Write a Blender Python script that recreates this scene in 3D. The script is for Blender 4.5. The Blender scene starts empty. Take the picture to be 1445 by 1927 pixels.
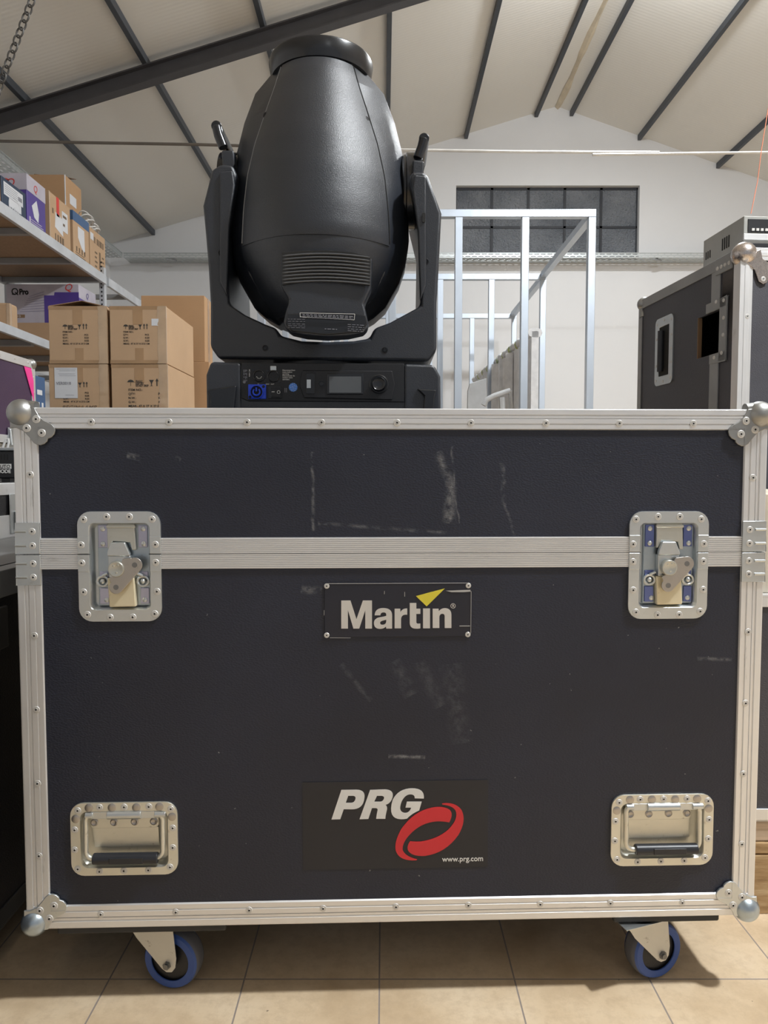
import bpy, bmesh, math, random
from mathutils import Vector, Matrix
random.seed(7)
C = bpy.context.scene
COL = C.collection
R = math.radians
# ---------------------------------------------------------------- camera, world, lamps, exposure
FP, CX, CY = 1350.0, 722.5, 963.5
PITCH, CH = 0.05489433, 0.875
cam_d = bpy.data.cameras.new('camera')
cam = bpy.data.objects.new('camera', cam_d); COL.objects.link(cam)
cam.location = (0, 0, CH); cam.rotation_euler = (math.pi/2 - PITCH, 0, 0)
cam_d.sensor_fit = 'VERTICAL'; cam_d.sensor_height = 24.0; cam_d.lens = 24.0*FP/1927.0
cam_d.clip_start = 0.02
C.camera = cam
C.view_settings.view_transform = 'Standard'; C.view_settings.look = 'None'
C.view_settings.gamma = 1; C.view_settings.use_curve_mapping = False
C.view_settings.exposure = 0.27
w = bpy.data.worlds.new('world'); C.world = w; w.use_nodes = True
bg = w.node_tree.nodes['Background']
bg.inputs[0].default_value = (0.90, 0.94, 1.0, 1); bg.inputs[1].default_value = 0.30

def lamp(name, loc, power, size, col=(0.93, 0.97, 1), aim=None):
    l = bpy.data.lights.new(name, 'AREA'); l.shape = 'DISK'; l.size = size
    l.energy = power; l.color = col
    o = bpy.data.objects.new(name, l); COL.objects.link(o); o.location = loc
    if aim is not None:
        o.rotation_euler = (Vector(aim)-Vector(loc)).to_track_quat('-Z', 'Y').to_euler()
    return o
lamp('high_bay_light', (2.15, 0.45, 4.25), 155, 0.26)
lamp('high_bay_light', (1.95, 5.0, 4.35), 80, 0.30)
def bulb(loc, power):     # sideways and upward light of the two lamps, and an added fill
    l = bpy.data.lights.new('spill_and_fill_bulb', 'POINT'); l.energy = power; l.shadow_soft_size = 0.13; l.color = (0.93, 0.97, 1)
    o = bpy.data.objects.new('spill_and_fill_bulb', l); COL.objects.link(o); o.location = loc
bulb((2.15, 0.45, 4.25), 100); bulb((1.93, 4.9, 4.40), 60); bulb((1.6, -3.2, 4.2), 10)  # the last is an added fill behind the camera, no lamp hangs there

# ---------------------------------------------------------------- pixel -> world at a chosen true distance
def ray(px, py):
    x = (px-CX)/FP; u = -(py-CY)/FP
    c, s = math.cos(PITCH), math.sin(PITCH)
    return Vector((x, c + u*s, -s + u*c))
def P(px, py, Y):
    d = ray(px, py); t = Y/d.y
    return Vector((d.x*t, Y, CH + d.z*t))
def PX(px, py, X):
    d = ray(px, py); t = X/d.x
    return Vector((X, d.y*t, CH + d.z*t))

# ---------------------------------------------------------------- materials
MATS = {}
def newmat(name):
    m = bpy.data.materials.new(name); m.use_nodes = True
    nt = m.node_tree; b = nt.nodes['Principled BSDF']
    MATS[name] = m
    return m, nt, b
def nd(nt, t, **k):
    n = nt.nodes.new(t)
    for a, v in k.items(): setattr(n, a, v)
    return n
def coords(nt, scale=(1, 1, 1), kind='Object'):
    tc = nd(nt, 'ShaderNodeTexCoord'); mp = nd(nt, 'ShaderNodeMapping')
    mp.inputs['Scale'].default_value = scale
    nt.links.new(tc.outputs[kind], mp.inputs['Vector'])
    return mp.outputs['Vector']
def noise(nt, vec, scale, detail=4, rough=0.55):
    n = nd(nt, 'ShaderNodeTexNoise'); n.inputs['Scale'].default_value = scale
    n.inputs['Detail'].default_value = detail; n.inputs['Roughness'].default_value = rough
    nt.links.new(vec, n.inputs['Vector']); return n.outputs['Fac']
def ramp(nt, fac, stops):
    r = nd(nt, 'ShaderNodeValToRGB'); e = r.color_ramp.elements
    while len(e) < len(stops): e.new(0.5)
    for i, (p, c) in enumerate(stops):
        e[i].position = p; e[i].color = (c[0], c[1], c[2], 1) if hasattr(c, '__len__') else (c, c, c, 1)
    nt.links.new(fac, r.inputs['Fac']); return r.outputs['Color']
def mathn(nt, op, a, b=None, c=None, clamp=False):
    n = nd(nt, 'ShaderNodeMath', operation=op); n.use_clamp = clamp
    for i, v in enumerate((a, b, c)):
        if v is None: continue
        if isinstance(v, (int, float)): n.inputs[i].default_value = v
        else: nt.links.new(v, n.inputs[i])
    return n.outputs[0]
def mixc(nt, fac, a, b):
    n = nd(nt, 'ShaderNodeMix', data_type='RGBA')
    for i, v in ((0, fac), (6, a), (7, b)):
        if isinstance(v, (int, float)): n.inputs[i].default_value = v
        elif isinstance(v, tuple): n.inputs[i].default_value = (*v, 1)
        else: nt.links.new(v, n.inputs[i])
    return n.outputs[2]
def bump(nt, b, h, strength, dist=0.001):
    n = nd(nt, 'ShaderNodeBump'); n.inputs['Strength'].default_value = strength
    n.inputs['Distance'].default_value = dist
    nt.links.new(h, n.inputs['Height']); nt.links.new(n.outputs[0], b.inputs['Normal'])
def plain(name, col, rough=0.5, metal=0.0, var=0.12, scale=8, bmp=0.0, bscale=200, coat=0, spec=None, stretch=(1, 1, 1)):
    m, nt, b = newmat(name)
    v = coords(nt, stretch)
    f = noise(nt, v, scale)
    lo = tuple(max(0, c*(1-var)) for c in col); hi = tuple(min(1, c*(1+var)) for c in col)
    nt.links.new(ramp(nt, f, [(0.3, lo), (0.7, hi)]), b.inputs['Base Color'])
    b.inputs['Metallic'].default_value = metal
    r = mathn(nt, 'MULTIPLY_ADD', f, 0.25*rough, rough*0.88)
    nt.links.new(r, b.inputs['Roughness'])
    if spec is not None: b.inputs['Specular IOR Level'].default_value = spec
    if coat: b.inputs['Coat Weight'].default_value = coat
    if bmp: bump(nt, b, noise(nt, v, bscale, 3), bmp)
    return m
def scratched_metal(name, col, rough, stretch, dark=(0.25, 0.24, 0.22), amt=0.5, metal=1.0):
    m, nt, b = newmat(name)
    v = coords(nt, stretch); v2 = coords(nt)
    f = noise(nt, v, 30, 6, 0.6); g = noise(nt, v2, 6, 3); s = noise(nt, v, 9, 8, 0.75)
    base = mixc(nt, g, tuple(c*0.9 for c in col), tuple(min(1, c*1.06) for c in col))
    mask = ramp(nt, s, [(0.60, 0), (0.70, amt)])
    nt.links.new(mixc(nt, mask, base, dark), b.inputs['Base Color'])
    b.inputs['Metallic'].default_value = metal
    nt.links.new(mathn(nt, 'MULTIPLY_ADD', f, 0.25, rough-0.1), b.inputs['Roughness'])
    bump(nt, b, f, 0.12, 0.0006)
    return m
ALU_X = scratched_metal('aluminium_rail_x', (0.82, 0.82, 0.825), 0.40, (0.5, 3, 4), metal=0.7)
ALU_Z = scratched_metal('aluminium_rail_z', (0.82, 0.82, 0.825), 0.40, (4, 3, 0.5), metal=0.7)
ZINC = scratched_metal('zinc_steel', (0.66, 0.69, 0.70), 0.36, (5, 5, 5), dark=(0.4, 0.37, 0.3), amt=0.35, metal=0.95)
ZINC_B = scratched_metal('zinc_blue', (0.47, 0.54, 0.60), 0.30, (5, 5, 5), dark=(0.35, 0.35, 0.4), amt=0.3, metal=0.95)
ZINC_K = scratched_metal('zinc_keeper', (0.60, 0.60, 0.55), 0.36, (5, 5, 5), dark=(0.35, 0.32, 0.25), amt=0.5, metal=0.9)
ZINC_Y = scratched_metal('zinc_yellow', (0.74, 0.73, 0.655), 0.38, (5, 5, 5), dark=(0.30, 0.27, 0.22), amt=0.6, metal=0.85)
STEEL_D = scratched_metal('worn_ball_steel', (0.40, 0.40, 0.39), 0.38, (5, 5, 5), dark=(0.16, 0.13, 0.11), amt=0.8, metal=0.9)
STEEL_W = scratched_metal('wing_steel', (0.50, 0.47, 0.44), 0.33, (5, 5, 5), metal=0.95)
BRASSY = scratched_metal('worn_cream_steel', (0.78, 0.70, 0.50), 0.5, (5, 5, 5), dark=(0.2, 0.16, 0.1), amt=0.8, metal=0.4)
RIVET = plain('rivet_metal', (0.66, 0.65, 0.63), 0.45, 0.45)
HOLE = plain('hole_black', (0.008, 0.008, 0.008), 0.7)
BLUE_INS = plain('blue_passivated', (0.16, 0.20, 0.45), 0.3, 0.7)

def laminate(name, col, scuffs=()):
    m, nt, b = newmat(name)
    v = coords(nt, (1, 1, 1.9)); v0 = coords(nt)
    vo = nd(nt, 'ShaderNodeTexVoronoi'); vo.inputs['Scale'].default_value = 250
    vo.feature = 'SMOOTH_F1'; vo.inputs['Smoothness'].default_value = 0.6
    nt.links.new(v, vo.inputs['Vector'])
    big = noise(nt, v0, 3.2, 5); fine = noise(nt, v0, 60, 6, 0.7)
    sp = noise(nt, v0, 120, 2)
    base = mixc(nt, ramp(nt, big, [(0.35, 0), (0.7, 1)]), col, tuple(c*1.35+0.002 for c in col))
    speck = ramp(nt, sp, [(0.775, 0), (0.79, 0.55)])
    base = mixc(nt, speck, base, (0.35, 0.35, 0.34))
    if scuffs:
        sep = nd(nt, 'ShaderNodeSeparateXYZ'); nt.links.new(v0, sep.inputs[0])
        wob = mathn(nt, 'MULTIPLY_ADD', noise(nt, v0, 22, 3), 0.016, -0.008)
        total = None
        for (x0, z0, x1, z1, wd, amt) in scuffs:
            dx, dz = x1-x0, z1-z0; L = math.hypot(dx, dz); ux, uz = dx/L, dz/L
            px_ = mathn(nt, 'SUBTRACT', mathn(nt, 'ADD', sep.outputs[0], wob), x0); pz_ = mathn(nt, 'SUBTRACT', sep.outputs[2], z0)
            al = mathn(nt, 'ADD', mathn(nt, 'MULTIPLY', px_, ux), mathn(nt, 'MULTIPLY', pz_, uz))
            ac = mathn(nt, 'ABSOLUTE', mathn(nt, 'SUBTRACT', mathn(nt, 'MULTIPLY', px_, uz), mathn(nt, 'MULTIPLY', pz_, ux)))
            e = mathn(nt, 'SUBTRACT', 1.0, mathn(nt, 'DIVIDE', ac, wd), clamp=True)
            k = mathn(nt, 'MULTIPLY', mathn(nt, 'GREATER_THAN', al, 0.0), mathn(nt, 'LESS_THAN', al, L))
            t = mathn(nt, 'MULTIPLY', mathn(nt, 'MULTIPLY', e, k), amt)
            total = t if total is None else mathn(nt, 'MAXIMUM', total, t)
        tm = mathn(nt, 'MULTIPLY', total, ramp(nt, fine, [(0.42, 0.0), (0.62, 1.0)]))
        base = mixc(nt, tm, base, (0.42, 0.42, 0.42))
    nt.links.new(base, b.inputs['Base Color'])
    nt.links.new(mathn(nt, 'MULTIPLY_ADD', big, 0.2, 0.36), b.inputs['Roughness'])
    bump(nt, b, vo.outputs['Distance'], 0.45, 0.0012)
    return m
BLK2 = laminate('black_laminate_plain', (0.018, 0.018, 0.021))
BLK3 = laminate('black_laminate_glare', (0.050, 0.050, 0.060))  # black laminate made greyer: glare on the side is put into the colour
PURP = laminate('purple_laminate', (0.052, 0.028, 0.062))
BOARD = plain('dark_board', (0.03, 0.03, 0.03), 0.6)
PLASTIC = plain('black_plastic', (0.0145, 0.018, 0.026), 0.35, 0, 0.1, 8, 0.55, 700, spec=0.8)
PLASTIC_S = plain('black_plastic_smooth', (0.012, 0.013, 0.016), 0.22, 0, 0.1, 5, 0.05, 400, spec=0.6)
PLASTIC_L = plain('louvre_highlight_plastic', (0.085, 0.09, 0.10), 0.35)  # black slats lightened to grey: their highlight lines are in the colour
PLASTIC_M = plain('black_plastic_matte', (0.011, 0.0115, 0.014), 0.42, 0, 0.1, 8, 0.25, 700)
RUBBER = plain('black_rubber', (0.02, 0.021, 0.026), 0.38)
BLUE_TYRE = plain('blue_wheel_band', (0.035, 0.085, 0.30), 0.45)
GREY_TYRE = plain('grey_rubber_tread', (0.10, 0.10, 0.11), 0.65)
CONN = plain('blue_connector', (0.02, 0.08, 0.75), 0.3)
STICK_B = plain('blue_sticker', (0.10, 0.28, 0.80), 0.4)
SCREEN = plain('screen_grey', (0.10, 0.105, 0.11), 0.15)
WHITE = plain('white_print', (0.72, 0.71, 0.69), 0.5, var=0.02)
CREAM = plain('cream_print', (0.60, 0.575, 0.54), 0.5, var=0.05)
YEL = plain('yellow_print', (0.70, 0.60, 0.05), 0.5, var=0.04)
RED = plain('red_print', (0.62, 0.025, 0.035), 0.45, var=0.04)
SIGN = plain('sign_plate_dark', (0.014, 0.016, 0.028), 0.35, bmp=0.1, bscale=60)
STK = plain('sticker_dark', (0.013, 0.0145, 0.021), 0.36)
INK = plain('box_ink', (0.05, 0.045, 0.04), 0.8)
INK_S = plain('box_ink_soft', (0.16, 0.11, 0.07), 0.8)
PAPER = plain('white_paper', (0.66, 0.67, 0.70), 0.6, var=0.04)
GREYINK = plain('grey_ink', (0.25, 0.25, 0.28), 0.7)
def card(name, col):
    m, nt, b = newmat(name)
    v = coords(nt, (1, 1, 1)); f = noise(nt, v, 4, 5); g = noise(nt, coords(nt, (1, 1, 14)), 30, 3)
    c = mixc(nt, f, tuple(x*0.86 for x in col), tuple(min(1, x*1.1) for x in col))
    c = mixc(nt, ramp(nt, g, [(0.55, 0), (0.75, 0.25)]), c, tuple(x*0.8 for x in col))
    nt.links.new(c, b.inputs['Base Color']); b.inputs['Roughness'].default_value = 0.75
    bump(nt, b, g, 0.1, 0.001)
    return m
CARD = card('cardboard', (0.51, 0.34, 0.205))
CARD2 = card('cardboard_orange', (0.47, 0.285, 0.15))
CARD_D = card('cardboard_dark', (0.27, 0.165, 0.09))
TAPE = plain('brown_tape', (0.37, 0.225, 0.115), 0.25, coat=0.3)
CLEAR_T = plain('glossy_wrap', (0.50, 0.35, 0.22), 0.12, coat=0.8, bmp=0.6, bscale=70)
NAVY = plain('navy_box', (0.025, 0.045, 0.085), 0.4)
BOXBLUE = plain('box_blue', (0.055, 0.12, 0.25), 0.4)
VIOLET = plain('violet_print', (0.085, 0.05, 0.28), 0.3)
LILAC = plain('lilac_white', (0.50, 0.47, 0.54), 0.35)
PINK = plain('pink_tape', (0.95, 0.06, 0.33), 0.5)
REDTAPE = plain('red_tape', (0.62, 0.05, 0.04), 0.4)
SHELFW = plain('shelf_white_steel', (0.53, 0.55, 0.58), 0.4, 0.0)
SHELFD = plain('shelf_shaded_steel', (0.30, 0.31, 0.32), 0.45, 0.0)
CHIP = plain('chipboard', (0.36, 0.25, 0.165), 0.8, bmp=0.2, bscale=120, scale=60)
TUBE = scratched_metal('booth_tube_aluminium', (0.52, 0.58, 0.66), 0.40, (1.2, 1.2, 0.1), metal=0.6, amt=0.1)
BEAM = plain('dark_steel_beam', (0.055, 0.052, 0.055), 0.5)
BEAM2 = plain('dark_steel_purlin', (0.05, 0.058, 0.07), 0.45)
ROD_A = plain('tie_rod_brown', (0.14, 0.12, 0.10), 0.5)
ROD_B = plain('tie_rod_bright', (0.68, 0.66, 0.63), 0.4, 0.2)
CHAINM = plain('chain_steel', (0.09, 0.085, 0.08), 0.5, 0.5)
WRAP = plain('white_wrap', (0.80, 0.81, 0.83), 0.35, bmp=0.8, bscale=14, scale=14)
GREYP = plain('grey_panel', (0.50, 0.51, 0.52), 0.5)
TAUPE = plain('taupe_board', (0.28, 0.26, 0.24), 0.5)
LIME = plain('lime_tape', (0.45, 0.50, 0.12), 0.5)
FOAM = plain('ridge_foam', (0.66, 0.58, 0.45), 0.8, bmp=0.5, bscale=20)
DEVM = plain('grey_device_metal', (0.40, 0.40, 0.38), 0.4, 0.4)
WOOD = None
def woodm():
    m, nt, b = newmat('pallet_wood')
    v = coords(nt, (1.5, 8, 10)); f = noise(nt, v, 6, 6, 0.6)
    nt.links.new(ramp(nt, f, [(0.3, (0.20, 0.11, 0.045)), (0.5, (0.42, 0.27, 0.13)), (0.7, (0.55, 0.40, 0.23))]), b.inputs['Base Color'])
    b.inputs['Roughness'].default_value = 0.8; bump(nt, b, f, 0.5, 0.004); return m
WOOD = woodm()
WOODL = plain('pale_wood', (0.55, 0.42, 0.30), 0.7, stretch=(1, 6, 14), scale=5, var=0.3)
CREAMC = plain('cream_carton', (0.62, 0.56, 0.46), 0.7)

def floor_mat():
    m, nt, b = newmat('cream_floor_tiles')
    tc = nd(nt, 'ShaderNodeTexCoord'); mp = nd(nt, 'ShaderNodeMapping')
    nt.links.new(tc.outputs['Object'], mp.inputs['Vector'])
    TS = 0.2335
    mp.inputs['Location'].default_value = (TXO, TYO, 0)
    br = nd(nt, 'ShaderNodeTexBrick'); br.offset = 0.0; br.squash = 1
    br.inputs['Scale'].default_value = 1; br.inputs['Mortar Size'].default_value = 0.0016
    br.inputs['Mortar Smooth'].default_value = 0.3
    br.inputs['Brick Width'].default_value = TS; br.inputs['Row Height'].default_value = TS
    br.inputs['Color1'].default_value = (0.92, 0.92, 0.92, 1); br.inputs['Color2'].default_value = (1, 1, 1, 1)
    br.inputs['Mortar'].default_value = (0, 0, 0, 1)
    nt.links.new(mp.outputs[0], br.inputs['Vector'])
    f = noise(nt, tc.outputs['Object'], 5, 8, 0.62); g = noise(nt, tc.outputs['Object'], 45, 5, 0.7)
    c = ramp(nt, f, [(0.30, (0.50, 0.36, 0.22)), (0.5, (0.66, 0.51, 0.34)), (0.72, (0.74, 0.60, 0.43))])
    c = mixc(nt, ramp(nt, g, [(0.35, 0.45), (0.55, 0)]), c, (0.50, 0.37, 0.24))
    dirt = noise(nt, tc.outputs['Object'], 60, 2)
    c = mixc(nt, ramp(nt, dirt, [(0.76, 0), (0.79, 0.8)]), c, (0.10, 0.07, 0.05))
    c = mixc(nt, br.outputs['Fac'], c, (0.30, 0.25, 0.22))
    nt.links.new(c, b.inputs['Base Color'])
    nt.links.new(mathn(nt, 'MULTIPLY_ADD', f, 0.3, 0.28), b.inputs['Roughness'])
    inv = mathn(nt, 'MULTIPLY_ADD', br.outputs['Fac'], -1.0, 1.0)
    bump(nt, b, mathn(nt, 'ADD', inv, mathn(nt, 'MULTIPLY', f, 0.5)), 0.4, 0.002)
    return m
TXO, TYO = 0.008, -1.195+0.2335*6
def wall_mat(name, col, bm=0.25):
    m, nt, b = newmat(name); v = coords(nt)
    f = noise(nt, v, 1.3, 6); g = noise(nt, v, 40, 5)
    c = mixc(nt, f, tuple(x*0.94 for x in col), tuple(min(1, x*1.04) for x in col))
    nt.links.new(c, b.inputs['Base Color']); b.inputs['Roughness'].default_value = 0.85
    bump(nt, b, g, bm, 0.002); return m
def ceil_mat():
    m, nt, b = newmat('ceiling_panels'); v = coords(nt)
    f = noise(nt, v, 0.8, 5)
    wv = nd(nt, 'ShaderNodeTexWave'); wv.bands_direction = 'Y'; wv.inputs['Scale'].default_value = 9
    wv.inputs['Distortion'].default_value = 0.6
    nt.links.new(v, wv.inputs['Vector'])
    c = mixc(nt, f, (0.74, 0.72, 0.67), (0.81, 0.79, 0.745))
    nt.links.new(c, b.inputs['Base Color']); b.inputs['Roughness'].default_value = 0.55
    bump(nt, b, wv.outputs['Fac'], 0.10, 0.004); return m
def tray_mat(name='perforated_tray_steel', swap=False):
    m, nt, b = newmat(name)
    v = coords(nt)
    if swap:
        mpx = nd(nt, 'ShaderNodeMapping'); mpx.inputs['Rotation'].default_value = (math.pi/2, 0, 0); nt.links.new(v, mpx.inputs[0]); v = mpx.outputs[0]
    br = nd(nt, 'ShaderNodeTexBrick'); br.offset = 0.5
    br.inputs['Scale'].default_value = 1; br.inputs['Mortar Size'].default_value = 0.013 if not swap else 0.009; br.inputs['Mortar Smooth'].default_value = 0
    br.inputs['Brick Width'].default_value = 0.07; br.inputs['Row Height'].default_value = 0.045 if not swap else 0.025
    nt.links.new(v, br.inputs['Vector'])
    b.inputs['Base Color'].default_value = (0.55, 0.58, 0.58, 1); b.inputs['Metallic'].default_value = 0.5; b.inputs['Roughness'].default_value = 0.45
    tr = nd(nt, 'ShaderNodeBsdfTransparent'); mx = nd(nt, 'ShaderNodeMixShader')
    fac = mathn(nt, 'GREATER_THAN', br.outputs['Fac'], 0.5)
    nt.links.new(fac, mx.inputs[0]); nt.links.new(tr.outputs[0], mx.inputs[1]); nt.links.new(b.outputs[0], mx.inputs[2])
    nt.links.new(mx.outputs[0], nt.nodes['Material Output'].inputs['Surface'])
    return m
def glass_mat():
    m, nt, b = newmat('textured_window_glass'); v = coords(nt)
    f = noise(nt, v, 50, 3, 0.6); g = noise(nt, v, 2.2, 2)
    nt.links.new(ramp(nt, g, [(0.35, (0.23, 0.25, 0.28)), (0.65, (0.35, 0.37, 0.40))]), b.inputs['Base Color'])
    b.inputs['Roughness'].default_value = 0.07; b.inputs['Transmission Weight'].default_value = 0.12
    bump(nt, b, f, 1.0, 0.06); return m
FLOOR, WALLM, CEILM, TRAY, GLASS = floor_mat(), wall_mat('white_plaster', (0.72, 0.72, 0.725)), ceil_mat(), tray_mat(), glass_mat()

# ---------------------------------------------------------------- mesh builder
class MB:
    def __init__(s): s.v = []; s.f = []; s.mi = []; s.cur = 0
    def add(s, vs, fs):
        n = len(s.v); s.v += [tuple(p) for p in vs]
        s.f += [tuple(i+n for i in q) for q in fs]; s.mi += [s.cur]*len(fs)
    def box(s, x0, x1, y0, y1, z0, z1):
        v = [(x, y, z) for x in (x0, x1) for y in (y0, y1) for z in (z0, z1)]
        s.add(v, [(0, 1, 3, 2), (4, 6, 7, 5), (0, 4, 5, 1), (2, 3, 7, 6), (0, 2, 6, 4), (1, 5, 7, 3)]); return s
    def obox(s, c, ax, ay, az):   # oriented box, half vectors
        c = Vector(c); v = [c+ax*i+ay*j+az*k for i in (-1, 1) for j in (-1, 1) for k in (-1, 1)]
        s.add(v, [(0, 1, 3, 2), (4, 6, 7, 5), (0, 4, 5, 1), (2, 3, 7, 6), (0, 2, 6, 4), (1, 5, 7, 3)]); return s
    def loft(s, rings, cap0=True, cap1=True, closed=True):
        n = len(rings[0]); vs = [p for r in rings for p in r]; fs = []
        for i in range(len(rings)-1):
            for j in range(n if closed else n-1):
                k = (j+1) % n
                fs.append((i*n+j, i*n+k, (i+1)*n+k, (i+1)*n+j))
        if cap0: fs.append(tuple(range(n))[::-1])
        if cap1: fs.append(tuple(range((len(rings)-1)*n, len(rings)*n)))
        s.add(vs, fs); return s
    def prism(s, poly, y0, y1, plane='xz'):
        def mp(a, b, d): return (a, d, b) if plane == 'xz' else ((a, b, d) if plane == 'xy' else (d, a, b))
        return s.loft([[mp(a, b, y0) for a, b in poly], [mp(a, b, y1) for a, b in poly]])
    def cyl(s, c, axis, r, h, n=24, r2=None):   # from c along axis by h
        c = Vector(c); a = Vector(axis).normalized(); u = a.orthogonal().normalized(); w_ = a.cross(u)
        r2 = r if r2 is None else r2
        def ring(o, rr): return [o+u*math.cos(2*math.pi*i/n)*rr+w_*math.sin(2*math.pi*i/n)*rr for i in range(n)]
        return s.loft([ring(c, r), ring(c+a*h, r2)])
    def lathe(s, c, axis, prof, n=28, cap=True):   # prof: (dist along axis, radius)
        c = Vector(c); a = Vector(axis).normalized(); u = a.orthogonal().normalized(); w_ = a.cross(u)
        rings = [[c+a*h+u*math.cos(2*math.pi*i/n)*r+w_*math.sin(2*math.pi*i/n)*r for i in range(n)] for h, r in prof]
        return s.loft(rings, cap, cap)
    def sphere(s, c, r, n=20, sc=(1, 1, 1)):
        prof = []
        c = Vector(c); rings = []
        for j in range(1, n//2):
            t = math.pi*j/(n//2)
            rings.append([(c.x+r*sc[0]*math.sin(t)*math.cos(2*math.pi*i/n), c.y+r*sc[1]*math.sin(t)*math.sin(2*math.pi*i/n), c.z+r*sc[2]*math.cos(t)) for i in range(n)])
        return s.loft(rings)
    def tube(s, pts, r, n=10, closed=False):
        pts = [Vector(p) for p in pts]; rings = []; m = len(pts); pu = None
        for i, p in enumerate(pts):
            if closed: t = pts[(i+1) % m]-pts[i-1]
            else: t = pts[min(i+1, m-1)]-pts[max(i-1, 0)]
            t.normalize()
            if pu is None: u = t.orthogonal().normalized()
            else: u = (pu-t*pu.dot(t)).normalized()
            pu = u; w_ = t.cross(u)
            rings.append([p+u*math.cos(2*math.pi*k/n)*r+w_*math.sin(2*math.pi*k/n)*r for k in range(n)])
        if closed: rings.append(rings[0])
        return s.loft(rings, not closed, not closed)
    def build(s, name, mat, parent=None, bevel=0, seg=2, ang=35, loc=None, rot=None):
        me = bpy.data.meshes.new(name); me.from_pydata(s.v, [], s.f)
        mats = mat if isinstance(mat, (list, tuple)) else [mat]
        for m in mats: me.materials.append(m)
        for p, i in zip(me.polygons, s.mi): p.material_index = i
        bm = bmesh.new(); bm.from_mesh(me); bmesh.ops.remove_doubles(bm, verts=bm.verts, dist=1e-6)
        bmesh.ops.recalc_face_normals(bm, faces=bm.faces)
        for f in bm.faces: f.smooth = True
        bm.to_mesh(me); bm.free()
        me.set_sharp_from_angle(angle=R(ang))
        o = bpy.data.objects.new(name, me); COL.objects.link(o)
        if parent: o.parent = parent
        if loc: o.location = loc
        if rot: o.rotation_euler = rot
        if bevel:
            b = o.modifiers.new('bevel', 'BEVEL'); b.width = bevel; b.segments = seg; b.limit_method = 'ANGLE'; b.angle_limit = R(30)
            b.harden_normals = True
        return o
def tag(o, label=None, cat=None, group=None, kind=None):
    if label: o['label'] = label
    if cat: o['category'] = cat
    if group: o['group'] = group
    if kind: o['kind'] = kind
    return o
def thing(name, loc, label, cat, group=None, rz=0):
    o = bpy.data.objects.new(name, None); COL.objects.link(o); o.location = loc; o.rotation_euler = (0, 0, rz)
    o.empty_display_size = 0.05
    return tag(o, label, cat, group)
def copy_tree(o, parent=None):
    c = o.copy(); COL.objects.link(c); c.parent = parent
    for ch in list(o.children): copy_tree(ch, c)
    return c
def rr(w_, h_, r, n=6, cx=0, cz=0):
    p = []
    for (sx, sz, a0) in ((1, 1, 0), (-1, 1, 90), (-1, -1, 180), (1, -1, 270)):
        for i in range(n+1):
            a = R(a0+90*i/n)
            p.append((cx+sx*(w_/2-r)+r*math.cos(a), cz+sz*(h_/2-r)+r*math.sin(a)))
    return p
def path(spec, n=8):   # tokens: ('M',x,y) ('L',x,y) ('Q',cx,cy,x,y) -> polyline
    pts = []
    for t in spec:
        if len(t) == 2: pts.append(t)
        else:
            x0, y0 = pts[-1]; a, b, x, y = t
            for i in range(1, n+1):
                k = i/n; pts.append(((1-k)**2*x0+2*k*(1-k)*a+k*k*x, (1-k)**2*y0+2*k*(1-k)*b+k*k*y))
    return pts
def flat(name, loops, mat, parent, y, th=0.0006, rot=None, loc=None):
    """filled 2D outline with holes, facing -Y, as a thin solid mesh"""
    cu = bpy.data.curves.new(name, 'CURVE'); cu.dimensions = '2D'; cu.fill_mode = 'BOTH'; cu.extrude = th/2
    for lp in loops:
        sp = cu.splines.new('POLY'); sp.points.add(len(lp)-1); sp.use_cyclic_u = True
        for i, (a, b) in enumerate(lp): sp.points[i].co = (a, b, 0, 1)
    return curve_mesh(name, cu, mat, parent, loc or (0, y, 0), rot or (math.pi/2, 0, 0))
def curve_mesh(name, cu, mat, parent, loc, rot):
    o = bpy.data.objects.new('tmp', cu); COL.objects.link(o)
    dg = bpy.context.evaluated_depsgraph_get(); dg.update()
    me = bpy.data.meshes.new_from_object(o.evaluated_get(dg)); bpy.data.objects.remove(o); bpy.data.curves.remove(cu)
    me.name = name; me.materials.clear(); me.materials.append(mat)
    q = bpy.data.objects.new(name, me); COL.objects.link(q); q.parent = parent
    q.location = loc; q.rotation_euler = rot
    return q
def text(s, size, mat, parent, loc, rot=(math.pi/2, 0, 0), bold=0.0, width=None, name='printed_text', align='LEFT', sp=1.0, th=0.0004, shear=0, lsp=1.0):
    cu = bpy.data.curves.new(name, 'FONT'); cu.body = s; cu.size = size; cu.offset = bold*size; cu.extrude = th/2
    cu.align_x = align; cu.space_character = sp; cu.shear = shear; cu.resolution_u = 3; cu.space_line = lsp
    q = curve_mesh(name, cu, mat, parent, loc, rot)
    if width:
        xs = [v.co.x for v in q.data.vertices]; k = width/(max(xs)-min(xs))
        for v in q.data.vertices: v.co.x *= k
    return q

# ================================================================ SETTING
YB = 8.0
XL, XR, XRD = -3.0, 6.7, 1.87
ZR = P(1038, 200, YB).z; ZL = P(215, 459, YB).z
SL = (ZR-ZL)/(XRD-XL); SR = 0.345
ZRR = ZR-SR*(XR-XRD)
YF = -4.5
def roof_z(x): return ZR-SL*(XRD-x) if x < XRD else ZR-SR*(x-XRD)
tag(MB().box(XL-0.2, XR+0.2, YF, YB+0.2, -0.1, 0).build('floor', FLOOR), 'cream stone-effect square tile floor', kind='structure')
WX0, WX1 = P(858, 400, YB).x, P(1203, 400, YB).x
WZ1 = P(1000, 349, YB).z; WZ0 = WZ1-0.80
mb = MB()
mb.prism([(XL, 0), (WX0, 0), (WX0, roof_z(WX0)), (XL, ZL)], YB, YB+0.2)
mb.prism([(WX0, 0), (WX1, 0), (WX1, WZ0), (WX0, WZ0)], YB, YB+0.2)
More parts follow.
